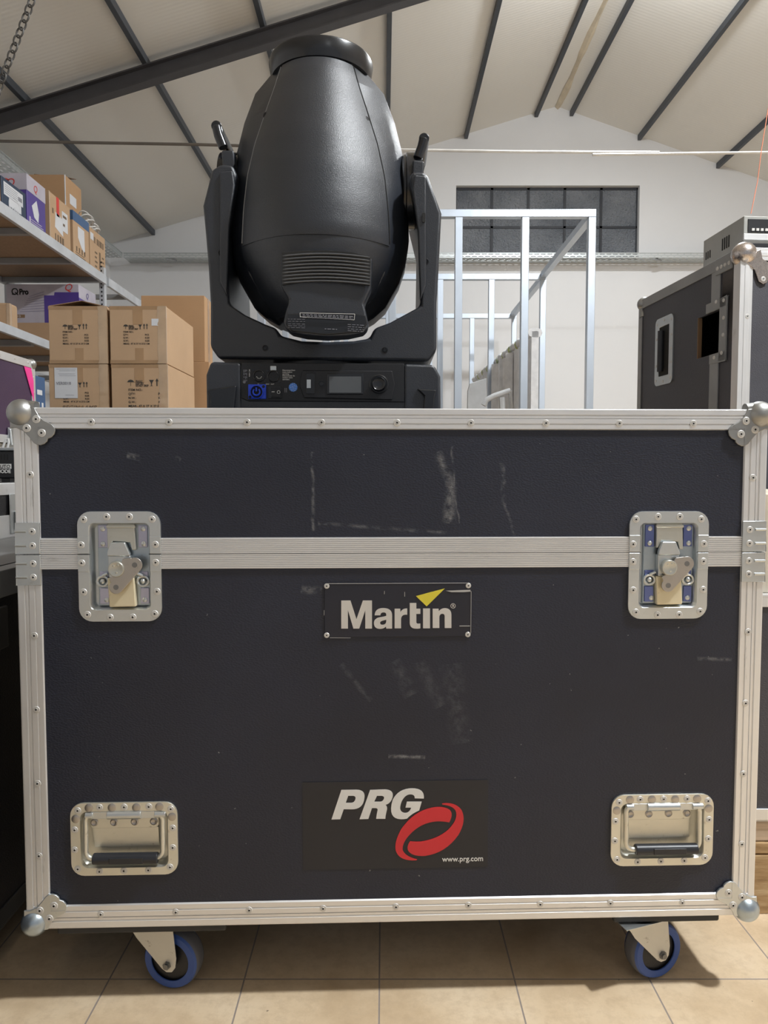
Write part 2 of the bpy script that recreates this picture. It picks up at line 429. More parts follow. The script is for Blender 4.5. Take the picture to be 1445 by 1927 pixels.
mb.prism([(WX0, WZ1), (WX1, WZ1), (WX1, roof_z(WX1)), (XRD, ZR), (WX0, roof_z(WX0))], YB, YB+0.2)
mb.prism([(WX1, 0), (XR, 0), (XR, ZRR), (WX1, roof_z(WX1))], YB, YB+0.2)
tag(mb.build('wall_back', WALLM), 'white plastered gable wall', kind='structure')
tag(MB().box(XL-0.2, XL, YF, YB+0.2, 0, ZL).build('wall_left', WALLM), 'white left wall behind the shelving', kind='structure')
tag(MB().box(XR, XR+0.2, YF, YB+0.2, 0, ZRR).build('wall_right', WALLM), 'white right wall', kind='structure')
mb = MB()
mb.prism([(XL-0.2, ZL-0.2*SL), (XRD, ZR), (XRD, ZR+0.12), (XL-0.2, ZL+0.12-0.2*SL)], YF, YB+0.2)
mb.prism([(XRD, ZR), (XR+0.2, ZRR-0.2*SR), (XR+0.2, ZRR+0.12-0.2*SR), (XRD, ZR+0.12)], YF, YB+0.2)
tag(mb.build('ceiling', CEILM, ang=5), 'beige panelled pitched ceiling', kind='structure')
# window
win = MB()
fr = 0.025
win.box(WX0, WX1, YB+0.06, YB+0.09, WZ1-fr, WZ1); win.box(WX0, WX1, YB+0.06, YB+0.09, WZ0, WZ0+fr)
nx = 5; zr = [WZ1, P(1000, 424, YB).z, WZ0]
for i in range(nx+1):
    x = WX0+(WX1-WX0)*i/nx
    win.box(max(WX0, x-0.014), min(WX1, x+0.014), YB+0.06, YB+0.09, WZ0, WZ1)
win.box(WX0, WX1, YB+0.06, YB+0.09, zr[1]-0.012, zr[1]+0.012)
wo = tag(win.build('window_1', plain('window_bar', (0.02, 0.022, 0.028), 0.6)), 'dark steel framed window of ten textured panes', kind='structure')
for r_ in range(2):
    for i in range(nx):
        a = WX0+(WX1-WX0)*i/nx; b_ = WX0+(WX1-WX0)*(i+1)/nx
        MB().box(a+0.012, b_-0.012, YB+0.07, YB+0.078, zr[r_+1]+0.012, zr[r_]-0.012).build('pane', GLASS, wo)
# purlins (trim), rafter, ridge foam
n_tr = 1
for px in (-3.3, -2.52, -1.67, -0.845, 0.04, 0.89, 1.65, 2.03, 2.77, 3.63, 4.5, 5.4):
    if px < XL: continue
    z = roof_z(px)
    o = MB().box(px-0.019, px+0.019, YF, YB-0.001, z-0.052, z+0.004).build('trim_%d' % n_tr, BEAM2, bevel=0.004)
    tag(o, 'dark steel purlin running along under the ceiling', kind='structure', group='roof purlins'); n_tr += 1
YRF = 5.2
mb = MB(); t0 = 0.055
def raf(xa, xb, w0, w1, y0, y1):
    mb.prism([(xa, roof_z(xa)-w0), (xb, roof_z(xb)-w0), (xb, roof_z(xb)-w1), (xa, roof_z(xa)-w1)], y0, y1)
for xa, xb in ((XL, XRD), (XRD, XR)):
    raf(xa, xb, t0, t0+0.010, YRF-0.04, YRF+0.04); raf(xa, xb, t0+0.010, t0+0.112, YRF-0.004, YRF+0.004)
    raf(xa, xb, t0+0.112, t0+0.122, YRF-0.04, YRF+0.04)
tag(mb.build('trim_%d' % n_tr, BEAM), 'dark steel rafter crossing under the ceiling', kind='structure'); n_tr += 1
mb = MB(); rings = []
for i in range(60):
    y = 2.0+6.0*i/59-0.001; wv = 0.026+0.007*math.sin(i*0.7)+0.006*random.random(); off = 0.014*math.sin(i*0.25)
    rings.append([(XRD+off-wv, y, roof_z(XRD-wv)-0.002), (XRD+off, y, ZR-0.028-0.01*random.random()), (XRD+off+wv, y, roof_z(XRD+wv)-0.002), (XRD, y, ZR+0.02)])
mb.loft(rings)
tag(mb.build('trim_%d' % n_tr, FOAM), 'tan foam seam along the roof ridge', kind='structure')
# tie rods
a, b_ = P(0, 265, YRF), P(1240, 287, YRF); a = a+(a-b_)*0.03; a.x = XL+0.002
mid = P(700, 281, YRF)
mbr = MB().tube([a, P(372, 272, YRF), mid], 0.0105, 8); mbr.cur = 1; mbr.tube([mid, P(968, 285.5, YRF), b_], 0.0105, 8)
tag(mbr.build('tie_rod', [ROD_A, ROD_B]), 'long thin steel tie rod spanning from the left wall', 'rod')
a, b_ = P(1115, 291, YRF), P(1445, 287, YRF); b_ = a+(b_-a)*3.2
tag(MB().tube([a, b_], 0.0105, 8).build('tie_rod', ROD_B), 'short bright tie rod overlapping the long one at the right', 'rod')

# cable trays
def tray(name, length, wd, label, loc, rz, clips):
    t = thing(name, loc, label, 'cable tray', rz=rz)
    MB().box(0, length, 0, wd, 0, 0.002).build('tray_base', TRAY, t)
    for ya in (-0.002, wd): MB().box(0, length, ya, ya+0.002, 0, 0.05).build('side_lip', TRAY2, t)
    MB().box(0, length, -0.006, 0.001, 0.046, 0.052).build('rolled_edge', TUBE_G, t)
    for c in clips:
        mb = MB(); mb.tube([(c, 0.01, -0.012), (c+0.07, 0.05, -0.012)], 0.010, 8); mb.tube([(c+0.03, 0.02, -0.014), (c+0.1, 0.06, -0.014)], 0.010, 8)
        mb.build('cable_clip', SHELFD, t)
    return t
TRAY2 = tray_mat('perforated_lip_steel', True)
TUBE_G = plain('galvanised_lip', (0.50, 0.53, 0.53), 0.45, 0.4)
zt = P(700, 485, 7.8).z
tray('cable_tray', XR-XL-1.6, 0.195, 'perforated grey cable tray across the back wall under the window', (XL+0.22, 7.8, zt), 0, (0.45, 2.9, 5.66))
tray('cable_tray', 9.0, 0.195, 'perforated grey cable tray along the left wall above the shelving', (XL+0.203, -1.2, zt), R(90), (3.2, 6.0))

# ================================================================ MAIN FLIGHT CASE
KX, KY, KA = 0.02018498, 1.14623365, 0.03199459
ZT, ZBT = CH+0.10172436, CH-0.74062614
W2 = 0.6
case = thing('flight_case', (KX, KY, 0), 'large black flight case with aluminium edges and blue-ringed castors, front centre', 'flight case', rz=KA)
Minv = (Matrix.Translation((KX, KY, 0)) @ Matrix.Rotation(KA, 4, 'Z')).inverted()
def F(px, py, off=0.0):
    d = ray(px, py); o = Minv @ Vector((0, 0, CH)); dd = Minv.to_3x3() @ d
    t = (off-o.y)/dd.y; q = o+dd*t
    return (q.x, q.z)
ZS = F(722, 1041)[1]                 # seam
ZS0, ZS1 = F(722, 1069)[1], F(722, 1011)[1]
RW = 0.0375
def fr_(a): return [F(*q) for q in a]
g = lambda a, b, c, d, wd, am: (*F(a, b), *F(c, d), wd, am)
LAM = laminate('black_laminate', (0.0105, 0.0135, 0.0265), (
    g(588, 850, 590, 1000, 0.0035, 0.35), g(822, 850, 852, 915, 0.010, 0.30), g(852, 915, 842, 985, 0.012, 0.45), g(850, 840, 862, 985, 0.002, 0.3),
    g(944, 870, 950, 950, 0.005, 0.25), g(950, 950, 968, 1008, 0.003, 0.25), g(600, 985, 840, 1003, 0.004, 0.22),
    g(568, 1110, 604, 1112, 0.008, 0.35), g(730, 1424, 800, 1426, 0.004, 0.6), g(640, 1250, 700, 1320, 0.006, 0.14),
    g(740, 1245, 775, 1310, 0.016, 0.10), g(790, 1245, 830, 1330, 0.016, 0.10), g(850, 1250, 868, 1400, 0.022, 0.10), g(1315, 1240, 1380, 1242, 0.004, 0.3),
    g(238, 856, 262, 862, 0.006, 0.5), g(330, 858, 338, 866, 0.004, 0.4)))
LC, RC = F(225.8, 1066.2), F(1257, 1063.7)          # latch centres
LH, RH = F(234.5, 1578), F(1245.5, 1561.5)          # handle centres
LW, LHH = 0.131, 0.176
def panel(name, x0, x1, z0, z1, holes):
    xs = sorted({x0, x1, *[h[0] for h in holes], *[h[1] for h in holes]})
    zs = sorted({z0, z1, *[min(max(h[2], z0), z1) for h in holes], *[min(max(h[3], z0), z1) for h in holes]})
    mb = MB()
    for i in range(len(xs)-1):
        for j in range(len(zs)-1):
            cx_, cz_ = (xs[i]+xs[i+1])/2, (zs[j]+zs[j+1])/2
            if any(h[0] < cx_ < h[1] and h[2] < cz_ < h[3] for h in holes): continue
            mb.add([(xs[i], 0.002, zs[j]), (xs[i+1], 0.002, zs[j]), (xs[i+1], 0.002, zs[j+1]), (xs[i], 0.002, zs[j+1])], [(0, 1, 2, 3)])
    return mb.build(name, LAM, case)
hl = [(c[0]-0.052, c[0]+0.052, c[1]-0.074, c[1]+0.074) for c in (LC, RC)]
hh = [(c[0]-0.076, c[0]+0.076, c[1]-0.050, c[1]+0.050) for c in (LH, RH)]
panel('lid_panel', -W2+0.004, W2-0.004, ZS, ZT-0.004, hl)
panel('front_panel', -W2+0.004, W2-0.004, ZBT+0.004, ZS, hl+hh)
MB().box(-W2+0.002, W2-0.002, 0.03, 0.85, ZS+0.0006, ZT-0.002).build('lid', BLK2, case)  # case depth stretched to deepen the shadow on the floor underneath
MB().box(-W2+0.002, W2-0.002, 0.03, 0.85, ZBT+0.002, ZS-0.0006).build('body', BLK2, case)
PROF = [(0, 0), (0.04, -0.0012), (0.28, -0.0012), (0.30, 0.0006), (0.335, 0.0006), (0.355, -0.0008), (0.44, -0.0008), (0.455, 0.0008), (0.475, 0.0008), (0.49, -0.0012), (0.70, -0.0012), (0.72, 0.0006), (0.75, 0.0006), (0.77, -0.0008), (0.96, -0.0008), (1, 0.0018)]
def rail(name, ax, a0, a1, o0, o1, mat, prof=PROF, leg=None):
    """front strip running along ax from a0 to a1; o0 outer edge, o1 inner edge"""
    pts = [(o0+(o1-o0)*t, y) for t, y in prof]+[(o1, 0.0019), (o0, 0.0019)]
    rings = []
    for a_ in (a0, a1):
        rings.append([(a_, y, o) for o, y in pts] if ax == 'x' else [(o, y, a_) for o, y in pts])
    mb = MB().loft(rings)
    if leg:
        s = -1 if o1 > o0 else 1
        lo, hi = sorted((o0, o0-s*0.002))
        if ax == 'x': mb.box(a0, a1, -0.0005, 0.036, lo, hi)
        else: mb.box(lo, hi, -0.0005, 0.036, a0, a1)
    return mb.build(name, mat, case, ang=20)
r_top = rail('top_rail', 'x', -W2, W2, ZT, ZT-0.0335, ALU_X, leg=1)
r_bot = rail('bottom_rail', 'x', -W2, W2, ZBT, ZBT+0.0385, ALU_X, leg=1)
for sgn in (-1, 1):
    rail('lid_side_rail', 'z', ZS+0.0004, ZT-0.030, sgn*W2, sgn*(W2-RW), ALU_Z, leg=1)
s_l = rail('side_rail', 'z', ZBT+0.034, ZS-0.0004, -W2, -W2+RW, ALU_Z, leg=1)
s_r = rail('side_rail', 'z', ZBT+0.034, ZS-0.0004, W2, W2-RW, ALU_Z, leg=1)
lid_sides = [o for o in case.children if o.name.startswith('lid_side_rail')]
def ridges(n):
    p = []
    for i in range(n):
        a, b = i/n, (i+1)/n; d = b-a
        p += [(a+d*0.05, -0.0008), (a+d*0.62, -0.0008), (a+d*0.72, 0.0008), (a+d*0.95, 0.0008)]
    return p
for (xa, xb) in ((-W2+RW, LC[0]-0.060), (LC[0]+0.060, RC[0]-0.060), (RC[0]+0.060, W2-RW)):
    rail('lid_edge_strip', 'x', xa, xb, ZS+0.0004, ZS1, ALU_X, prof=ridges(8))
    rail('body_edge_strip', 'x', xa, xb, ZS-0.0004, ZS0, ALU_X, prof=ridges(8))
# rivets
def rivet_mesh(r=0.0058, name='rivet'):
    mb = MB()
    mb.lathe((0, 0.0005, 0), (0, -1, 0), [(0, r), (0.0007, r), (0.0014, r*0.88), (0.0015, r*0.60), (0.0010, r*0.52), (0.0018, r*0.44), (0.0018, r*0.26)], 18, cap=False)
    mb.cur = 1; mb.lathe((0, 0.0005, 0), (0, -1, 0), [(0.00181, r*0.27), (0.00182, 0.0001)], 18, cap=False)
    return mb
rv0 = rivet_mesh().build('rivet', [RIVET, HOLE], r_top, ang=12)
rv_used = [False]
def rivet(x, z, y, parent, scale=1):
    if not rv_used[0]: o = rv0; rv_used[0] = True
    else: o = rv0.copy(); COL.objects.link(o)
    o.parent = parent; o.location = (x, y, z); o.scale = (scale,)*3
    return o
for px in (172, 318, 465, 605, 747, 886, 1027, 1165, 1304):
    x, z = F(px, 794+(px-172)*0.0028); rivet(x, z, -0.0008, r_top)
for px, py in ((190, 1720), (331, 1716), (469, 1712), (608, 1709), (745, 1706), (881, 1703), (1016, 1701), (1148, 1699), (1283, 1698)):
    x, z = F(px, py); rivet(x, z, -0.0008, r_bot)
for (px, py, pr) in ((57, 893, 0), (65, 1196, 1), (68.5, 1335, 1), (71, 1474, 1), (74, 1610, 1), (1416, 899, 2), (1407, 1189, 3), (1402, 1323, 3), (1398, 1456, 3), (1395, 1588, 3)):
    x, z = F(px, py); rivet(x, z, -0.0008, (lid_sides[0], s_l, lid_sides[1], s_r)[pr])
# ball corners
FL = [(120, 355), (180, 352), (250, 385), (300, 440), (345, 500), (375, 518), (410, 524), (450, 510), (478, 485), (484, 460), (520, 446), (548, 415), (558, 375), (548, 340), (520, 312), (450, 278), (405, 235), (375, 185), (362, 150), (300, 140), (150, 145), (130, 160), (118, 250)]
k5 = 0.0001585
def corner(sx, sz):
    zc = ZT if sz > 0 else ZBT
    mb = MB()
    pl = [(sx*(-W2+(a-144)*k5), zc-sz*(b-150)*k5) for a, b in FL]
    mb.prism(pl, -0.0032, 0.001)
    o = mb.build('corner_plate', STEEL_D if sz > 0 else ZINC, case, bevel=0.0012)
    bx, bz = sx*(-W2+0.0105), zc-sz*0.0085
    m2 = MB().sphere((bx, 0.007, bz), 0.0222, 28)
    if sz > 0:
        m2.tube([(bx+sx*0.004, 0.008, bz+sz*0.012), (bx+sx*0.024, 0.006, bz+sz*0.010)], 0.0085, 16)
        m2.tube([(bx-sx*0.006, 0.008, bz), (bx-sx*0.005, 0.004, bz-0.020)], 0.0085, 16)
    m2.build('ball', STEEL_D if sz > 0 else ZINC_B, o, ang=50)
    for a, b in ((378, 268), (284, 355), (428, 402)):
        rivet(sx*(-W2+(a-144)*k5), zc-sz*(b-150)*k5, -0.0032, o, 1.1)
    mr = MB(); a, b = 385, 440
    mr.prism([(sx*(-W2+(x_-144)*k5), zc-sz*(y_-150)*k5) for x_, y_ in ((380, 330), (392, 330), (392, 515), (380, 518))], -0.0037, -0.003)
    mr.prism([(sx*(-W2+(x_-144)*k5), zc-sz*(y_-150)*k5) for x_, y_ in ((392, 330), (535, 335), (545, 350), (392, 345))], -0.0037, -0.003)
    mr.build('crease', STEEL_D if sz > 0 else ZINC, o)
for sx in (1, -1):
    for sz in (1, -1): corner(sx, sz)
# alignment brackets at the seam
def bracket(sx, top):
    x0, x1 = sx*(W2+0.0012), sx*(W2-0.0375)
    z0, z1 = (ZS+0.0008, ZS+0.0505) if top else (ZS-0.049, ZS-0.0008)
    mb = MB(); a, b = sorted((x0, x1)); mb.box(a, b, -0.003, 0.0, z0, z1)
    sd = sorted((x0, x0-sx*0.0016)); mb.box(sd[0], sd[1], -0.003, 0.04, z0, z1)
    o = mb.build('seam_bracket', ZINC, case, bevel=0.0008)
    for t in (0.27, 0.72):
        zz = z0+(z1-z0)*t; rivet(sx*(W2-0.026), zz, -0.003, o, 0.95)
        mr = MB(); mr.tube([(sx*(W2-0.017), -0.003, zz), (sx*(W2+0.0005), -0.003, zz)], 0.0022, 8)
        mr.build('pressed_rib', ZINC, o)
for sx in (-1, 1):
    for t in (0, 1): bracket(sx, t)
# latches
def latch(c, k):
    root = bpy.data.objects.new('butterfly_latch', None); COL.objects.link(root); root.parent = case
    root.location = (c[0], 0, c[1])
    u = lambda x, z: ((x-728)*0.000124, -(z-868)*0.000124)
    def ring(w_, h_, r, y): return [(a, y, b) for a, b in rr(w_, h_, r, 6)]
    mb = MB()
    mb.loft([ring(LW-0.001, LHH-0.001, 0.021, 0.002), ring(LW, LHH, 0.0215, 0.0), ring(LW-0.001, LHH-0.001, 0.021, -0.0016), ring(0.096, 0.139, 0.009, -0.0016), ring(0.092, 0.135, 0.008, 0.001), ring(0.086, 0.130, 0.007, 0.014)], cap0=False, cap1=True)
    dish = mb.build('latch_dish', ZINC, root, ang=30)
    ms = MB(); sz = ZS-c[1]
    ms.box(-LW/2, -0.046, -0.0021, -0.0010, sz-0.0005, sz+0.0005); ms.box(0.046, LW/2, -0.0021, -0.0010, sz-0.0005, sz+0.0005)
    ms.build('seam_line', HOLE, dish)
    for s in (-1, 1):   # pressed steps either side
        a, b = sorted((s*0.0475, s*LW/2*0.995))
        for za, zb_ in ((sz+0.0008, sz+0.028), (sz-0.028, sz-0.0008)): MB().box(a, b, -0.0026, -0.001, za, zb_).build('raised_step', ZINC, dish, bevel=0.0009)
    for (a, b) in ((285, 262), (575, 228), (862, 228), (1148, 262), (250, 587), (1187, 585), (253, 818), (1187, 815), (265, 1192), (1195, 1190), (308, 1484), (595, 1522), (882, 1520), (1162, 1478)):
        x, z = u(a, b); rivet(x, z, -0.0017 if abs(z-sz) > 0.03 else -0.0027, dish, 0.98)
    mb = MB(); x0, z1 = u(425, 325); x1, z0 = u(1092, 1385)
    mb.box(x0, x1, 0.009, 0.014, z0, z1); mb.build('back_plate', ZINC_B, root, bevel=0.0015)
    for (a, b, c2, d) in ((440, 340, 562, 630), (948, 345, 1065, 628), (445, 1150, 565, 1360), (965, 1150, 1075, 1360), (445, 940, 565, 1030), (960, 940, 1065, 1030)):
        x0, z1 = u(a, b); x1, z0 = u(c2, d); mi = MB(); mi.box(x0, x1, 0.0065, 0.009, z0, z1); mi.build('side_ear', BLUE_INS if k else ZINC_L, root, bevel=0.001)
    for a, b in ((500, 388), (1015, 388), (500, 582), (1018, 582), (535, 1308), (1020, 1308)):
        x, z = u(a, b); mr = MB(); mr.lathe((x, 0.0065, z), (0, -1, 0), [(0, 0.004), (0.001, 0.004), (0.0022, 0.0025), (0.0025, 0.0008)], 14); mr.build('ear_rivet', ZINC, root)
    # keeper
    mk = MB()
    x0, z1 = u(568, 325); x1, z0 = u(915, 540)
    mk.prism([u(568, 325), u(915, 325), u(930, 660), u(880, 660), u(855, 560), u(640, 545), u(600, 640), u(570, 640)], 0.001, 0.009)
    x0, z1 = u(560, 340); x1, z0 = u(930, 375); mk.box(x0, x1, -0.0005, 0.006, z0, z1)
    mk.build('keeper', ZINC_K, root, bevel=0.0015)
    # hook + body
    mh = MB()
    mh.prism([u(628, 555), u(808, 555), u(868, 700), u(868, 730), u(582, 730), u(585, 680)], -0.006, 0.002)
    mh.prism([u(582, 725), u(868, 725), u(880, 1010), u(590, 1010)], -0.003, 0.009)
    mh.build('hook', ZINC, root, bevel=0.0018)
    mc = MB(); mc.prism([u(568, 1010), u(905, 1010), u(925, 1385), u(585, 1390), u(572, 1100)], -0.002, 0.009)
    mc.build('hinge_block', BRASSY, root, bevel=0.002)
    for cx_ in (495, 1008):
        mg = MB(); x, z = u(cx_, 1062); mg.tube([(x+0.0085*math.cos(t*0.4), 0.0035, z+0.0085*math.sin(t*0.4)*0.9) for t in range(16)], 0.0022, 8, closed=True)
        mg.sphere((x, 0.004, z), 0.0045, 12); d = 1 if cx_ < 700 else -1
        mg.tube([(x, 0.003, z+0.009), (x+d*0.009, 0.001, z+0.013)], 0.0022, 8)
        mg.build('spring_eye', ZINC, root)
    # butterfly wing
    A, B = u(940, 838), u(700, 1122); ra, rb = 0.0118, 0.0108
    dx, dz = B[0]-A[0], B[1]-A[1]; L = math.hypot(dx, dz); ang = math.atan2(dz, dx)
    pts = [(A[0]+ra*math.cos(ang+math.pi/2+math.pi*i/12), A[1]+ra*math.sin(ang+math.pi/2+math.pi*i/12)) for i in range(13)]
    pts += [(B[0]+rb*math.cos(ang-math.pi/2+math.pi*i/12), B[1]+rb*math.sin(ang-math.pi/2+math.pi*i/12)) for i in range(13)]
    mw = MB(); mw.prism(pts, -0.0105, -0.0080)
    mw.prism([u(612, 1010), u(700, 960), u(790, 760), u(900, 745), u(900, 950), u(760, 1130), u(640, 1080)], -0.0104, -0.0081)
    o = mw.build('butterfly_wing', STEEL_W, root, bevel=0.0009)
    for q in (A, B): mo = MB(); mo.cyl((q[0], -0.0104, q[1]), (0, -1, 0), 0.0042, 0.0004, 18); mo.build('wing_hole', STEEL_W2, o)
    x, z = u(708, 890); md = MB(); md.lathe((x, -0.003, z), (0, -1, 0), [(0, 0.0128), (0.0085, 0.0128), (0.0100, 0.0118), (0.0102, 0.010), (0.0100, 0.0095)], 30)
    for (a, b) in ((680, 845), (735, 835), (715, 930)): 
        xx, zz = u(a, b); md.sphere((xx, -0.0125, zz), 0.0024, 10, (1, 0.4, 1))
    md.build('pivot_disc', ZINC_K, root)
ZINC_L = plain('lilac_passivated', (0.52, 0.52, 0.66), 0.33, 0.75)
STEEL_W2 = plain('hole_steel', (0.22, 0.22, 0.22), 0.4, 0.8)
latch(LC, 0); latch(RC, 1)
# handles
def handle(c, off):
    root = bpy.data.objects.new('spring_handle', None); COL.objects.link(root); root.parent = case
    root.location = (c[0], 0, c[1])
    kk = 1/4.04/1168
    u = lambda x, z: ((x-589)*kk, -(z-451)*kk)
    HW, HH = 812*kk, 573*kk
    iw, ih = 645*kk, 425*kk
    def ring(w_, h_, r, y, cz=0): return [(a, y, b) for a, b in rr(w_, h_, r, 6, cz=cz)]
    icz = -((455)-451)*kk
    mb = MB(); mb.loft([ring(HW-0.001, HH-0.001, 0.021, 0.002), ring(HW, HH, 0.0215, 0), ring(HW-0.001, HH-0.001, 0.021, -0.0016), ring(iw+0.004, ih+0.004, 0.012, -0.0016, icz), ring(iw, ih, 0.011, 0.001, icz), ring(iw-0.006, ih-0.006, 0.010, 0.017, icz)], cap0=False, cap1=True)
    dish = mb.build('handle_dish', ZINC_Y, root, ang=30)
    for (a, b) in ((243, 223), (408, 200), (593, 200), (779, 200), (945, 220), (217, 373), (957, 370), (214, 530), (955, 524), (234, 680), (397, 702), (581, 700), (767, 698), (932, 677)):
        x, z = u(a, b); rivet(x, z, -0.0017, dish, 0.95)
    for a, b in ((328, 203), (501, 203), (685, 205), (859, 202), (226, 288), (953, 282)):
        x, z = u(a, b); mr = MB(); mr.lathe((x, -0.0012, z), (0, -1, 0), [(0, 0.0068), (0.001, 0.0068), (0.0018, 0.005), (0.0019, 0.001)], 16); mr.build('dish_rivet', STEEL_W, dish)
    # spring plate
    mp = MB(); mp.prism([u(310, 290), u(838, 290), u(838, 370), u(820, 388), u(330, 388), u(312, 370)], 0.0085, 0.011)
    mp.prism([u(322, 388), u(832, 388), u(836, 540), u(340, 545)], 0.0115, 0.014)
    sp = mp.build('spring_plate', ZINC_Y, root, bevel=0.0008)
    for a, b in ((350, 340), (498, 340), (655, 338), (801, 338)):
        x, z = u(a, b); mr = MB(); mr.lathe((x, 0.0085, z), (0, -1, 0), [(0, 0.0062), (0.001, 0.0062), (0.002, 0.0045), (0.001, 0.003), (0.001, 0.0005)], 16); mr.build('plate_rivet', STEEL_W, sp)
    # hinge sleeve
    mh = MB()
    for a, b in ((300, 358), (465, 720), (822, 905)):
        x0, z = u(a, 262); x1, _ = u(b, 262); mh.tube([(x0, -0.0005, z), (x1, -0.0005, z)], 0.0068 if a == 465 else 0.0052, 14)
    mh.box(u(340, 240)[0], u(860, 240)[0], -0.0022, 0.002, u(0, 290)[1], u(0, 235)[1])
    mh.build('hinge_sleeve', ZINC, root, bevel=0.0006)
    # bail
    L_, R_ = u(300, 0)[0], u(880, 0)[0]; zt_, zb = u(0, 262)[1], u(0, 596)[1]
    def arc(x, z, r, a0, a1, y): return [(x+r*math.cos(R(a0+(a1-a0)*i/6)), y, z+r*math.sin(R(a0+(a1-a0)*i/6))) for i in range(7)]
    yb = -0.003
    pts = [(L_+0.012, -0.0005, zt_)]+arc(L_+0.008, zt_-0.008, 0.008, 90, 180, -0.001)+arc(L_+0.012, zb+0.012, 0.012, 180, 270, yb)+arc(R_-0.012, zb+0.012, 0.012, 270, 360, yb)+arc(R_-0.008, zt_-0.008, 0.008, 0, 90, -0.001)+[(R_-0.012, -0.0005, zt_)]
    bl = MB().tube(pts, 0.0040, 12).build('bail', ZINC_Y, root)
    gx0, gx1 = u(372, 0)[0]+off, u(862, 0)[0]+off
    mg = MB(); mg.tube([(gx0, yb-0.001, zb), (gx1, yb-0.001, zb)], 0.0088, 20)
    gp = mg.build('rubber_grip', RUBBER, root, bevel=0.0015)
    MB().box(gx0+0.028, gx0+0.082, yb-0.0108, yb-0.004, zb-0.005, zb+0.005).build('grip_pad', RUBBER, gp, bevel=0.001)
handle(LH, -0.0035); handle(RH, 0.0)
# sign plate
X0, Z0 = F(610.5, 1199.5); X1, Z1 = F(886.5, 1097.5)
sg = MB().box(X0, X1, 0.0002, 0.002, Z0, Z1).build('brand_plate', SIGN, case, bevel=0.0008)
sg['label'] = 'dark plate with cream lettering and yellow triangle'
s3 = lambda l: [F(560+x/3.803, 1060+y/3.803) for x, y in l]
def sh(name, loops, mat, par, y, conv): return flat(name, [conv(path(l)) for l in loops], mat, par, y)
G = {
 'M': [[(312, 266), (378, 266), (421, 400), (467, 266), (532, 266), (532, 467), (484, 467), (484, 335), (441, 467), (399, 467), (360, 335), (360, 467), (312, 467)]],
 'a': [[(551, 372), (553, 320, 614, 320), (676, 322, 676, 372), (676, 467), (634, 467), (632, 452), (616, 469, 590, 469), (546, 468, 546, 428), (546, 394, 588, 386), (620, 381, 634, 376), (634, 366), (633, 351, 614, 351), (594, 351, 592, 372)], [(634, 403), (618, 408, 606, 411), (590, 416, 590, 426), (591, 440, 606, 440), (634, 440, 634, 412)]],
 'r': [[(694, 325), (734, 325), (736, 350), (748, 322, 784, 323), (784, 368), (741, 362, 740, 402), (740, 465), (694, 465)]],
 't': [[(802, 284), (849, 284), (849, 325), (878, 325), (878, 362), (849, 362), (849, 418), (849, 432, 862, 432), (878, 431), (878, 465), (860, 469, 844, 467), (802, 466, 802, 425)]],
 'i': [[(897, 323), (947, 323), (947, 465), (897, 465)]],
 'n': [[(966, 325), (1008, 325), (1010, 343), (1026, 321, 1056, 321), (1099, 323, 1100, 368), (1100, 463), (1052, 463), (1052, 382), (1052, 361, 1035, 361), (1014, 362, 1014, 388), (1014, 463), (966, 463)]]}
for ch, lp in G.items(): sh('letter', lp, CREAM, sg, -0.0003, s3)
sh('triangle_mark', [[(846, 234), (1053, 180), (923, 308)]], YEL, sg, -0.0003, s3)
circ = lambda cx_, cy_, r, n=20: [(cx_+r*math.cos(2*math.pi*i/n), cy_+r*math.sin(2*math.pi*i/n)) for i in range(n)]
sh('registered_ring', [circ(1112, 305, 18), circ(1112, 305, 15)], CREAM, sg, -0.0003, s3)
text('R', 0.0062, CREAM, sg, (F(560+1105/3.803, 1140)[0], -0.0004, F(800, 1060+315/3.803)[1]), bold=0.01)
SCR = plain('scratch_pale', (0.42, 0.41, 0.40), 0.6)
for l in ([(205, 143), (1225, 139), (1225, 142), (205, 147)], [(1240, 200), (1243, 200), (1240, 500), (1237, 500)], [(1158, 446), (1232, 446), (1232, 451), (1158, 451)], [(230, 531), (380, 533), (380, 535), (230, 534)], [(188, 335), (191, 335), (191, 372), (188, 372)],
          [(764, 205), (768, 205), (768, 238), (764, 238)], [(1060, 196), (1235, 190), (1238, 202), (1190, 206), (1100, 206)], [(620, 198), (623, 198), (622, 220), (618, 220)]):
    sh('scratch', [l], SCR, sg, -0.0003, s3)
for a, b in ((208, 163), (1222, 160), (208, 515), (1218, 510)):
    x, z = F(560+a/3.803, 1060+b/3.803); rivet(x, z, 0.0, sg, 0.75)
# sticker
X0, Z0 = F(570, 1638); X1, Z1 = F(919, 1468)
st = MB().box(X0, X1, 0.0012, 0.002, Z0, Z1).build('company_sticker', STK, case)
st['label'] = 'dark sticker with white letters and red swoosh'
s4 = lambda l: [F(560+x/3.803, 1440+y/3.803) for x, y in l]
H = [
 [[(313, 178), (420, 177), (486, 178, 478, 235), (470, 318, 385, 317), (330, 316), (305, 388), (242, 390)], [(362, 220), (395, 220), (420, 222, 413, 245), (406, 271, 380, 271), (344, 271)]],
 [[(519, 178), (625, 175), (690, 178, 680, 228), (668, 275, 628, 285), (645, 297, 638, 325), (628, 365, 628, 385), (562, 385), (565, 355, 572, 325), (576, 308, 555, 308), (532, 308), (506, 386), (443, 388)], [(568, 220), (600, 220), (622, 222, 618, 240), (610, 262, 590, 263), (548, 263)]],
 [[(838, 238), (903, 240), (912, 168, 820, 167), (720, 168, 680, 250), (640, 385, 740, 388), (765, 388, 783, 383), (820, 345, 870, 325), (888, 262), (782, 262), (772, 305), (813, 305), (800, 345, 765, 343), (715, 335, 745, 260), (770, 208, 810, 210), (840, 212, 838, 238)]]]
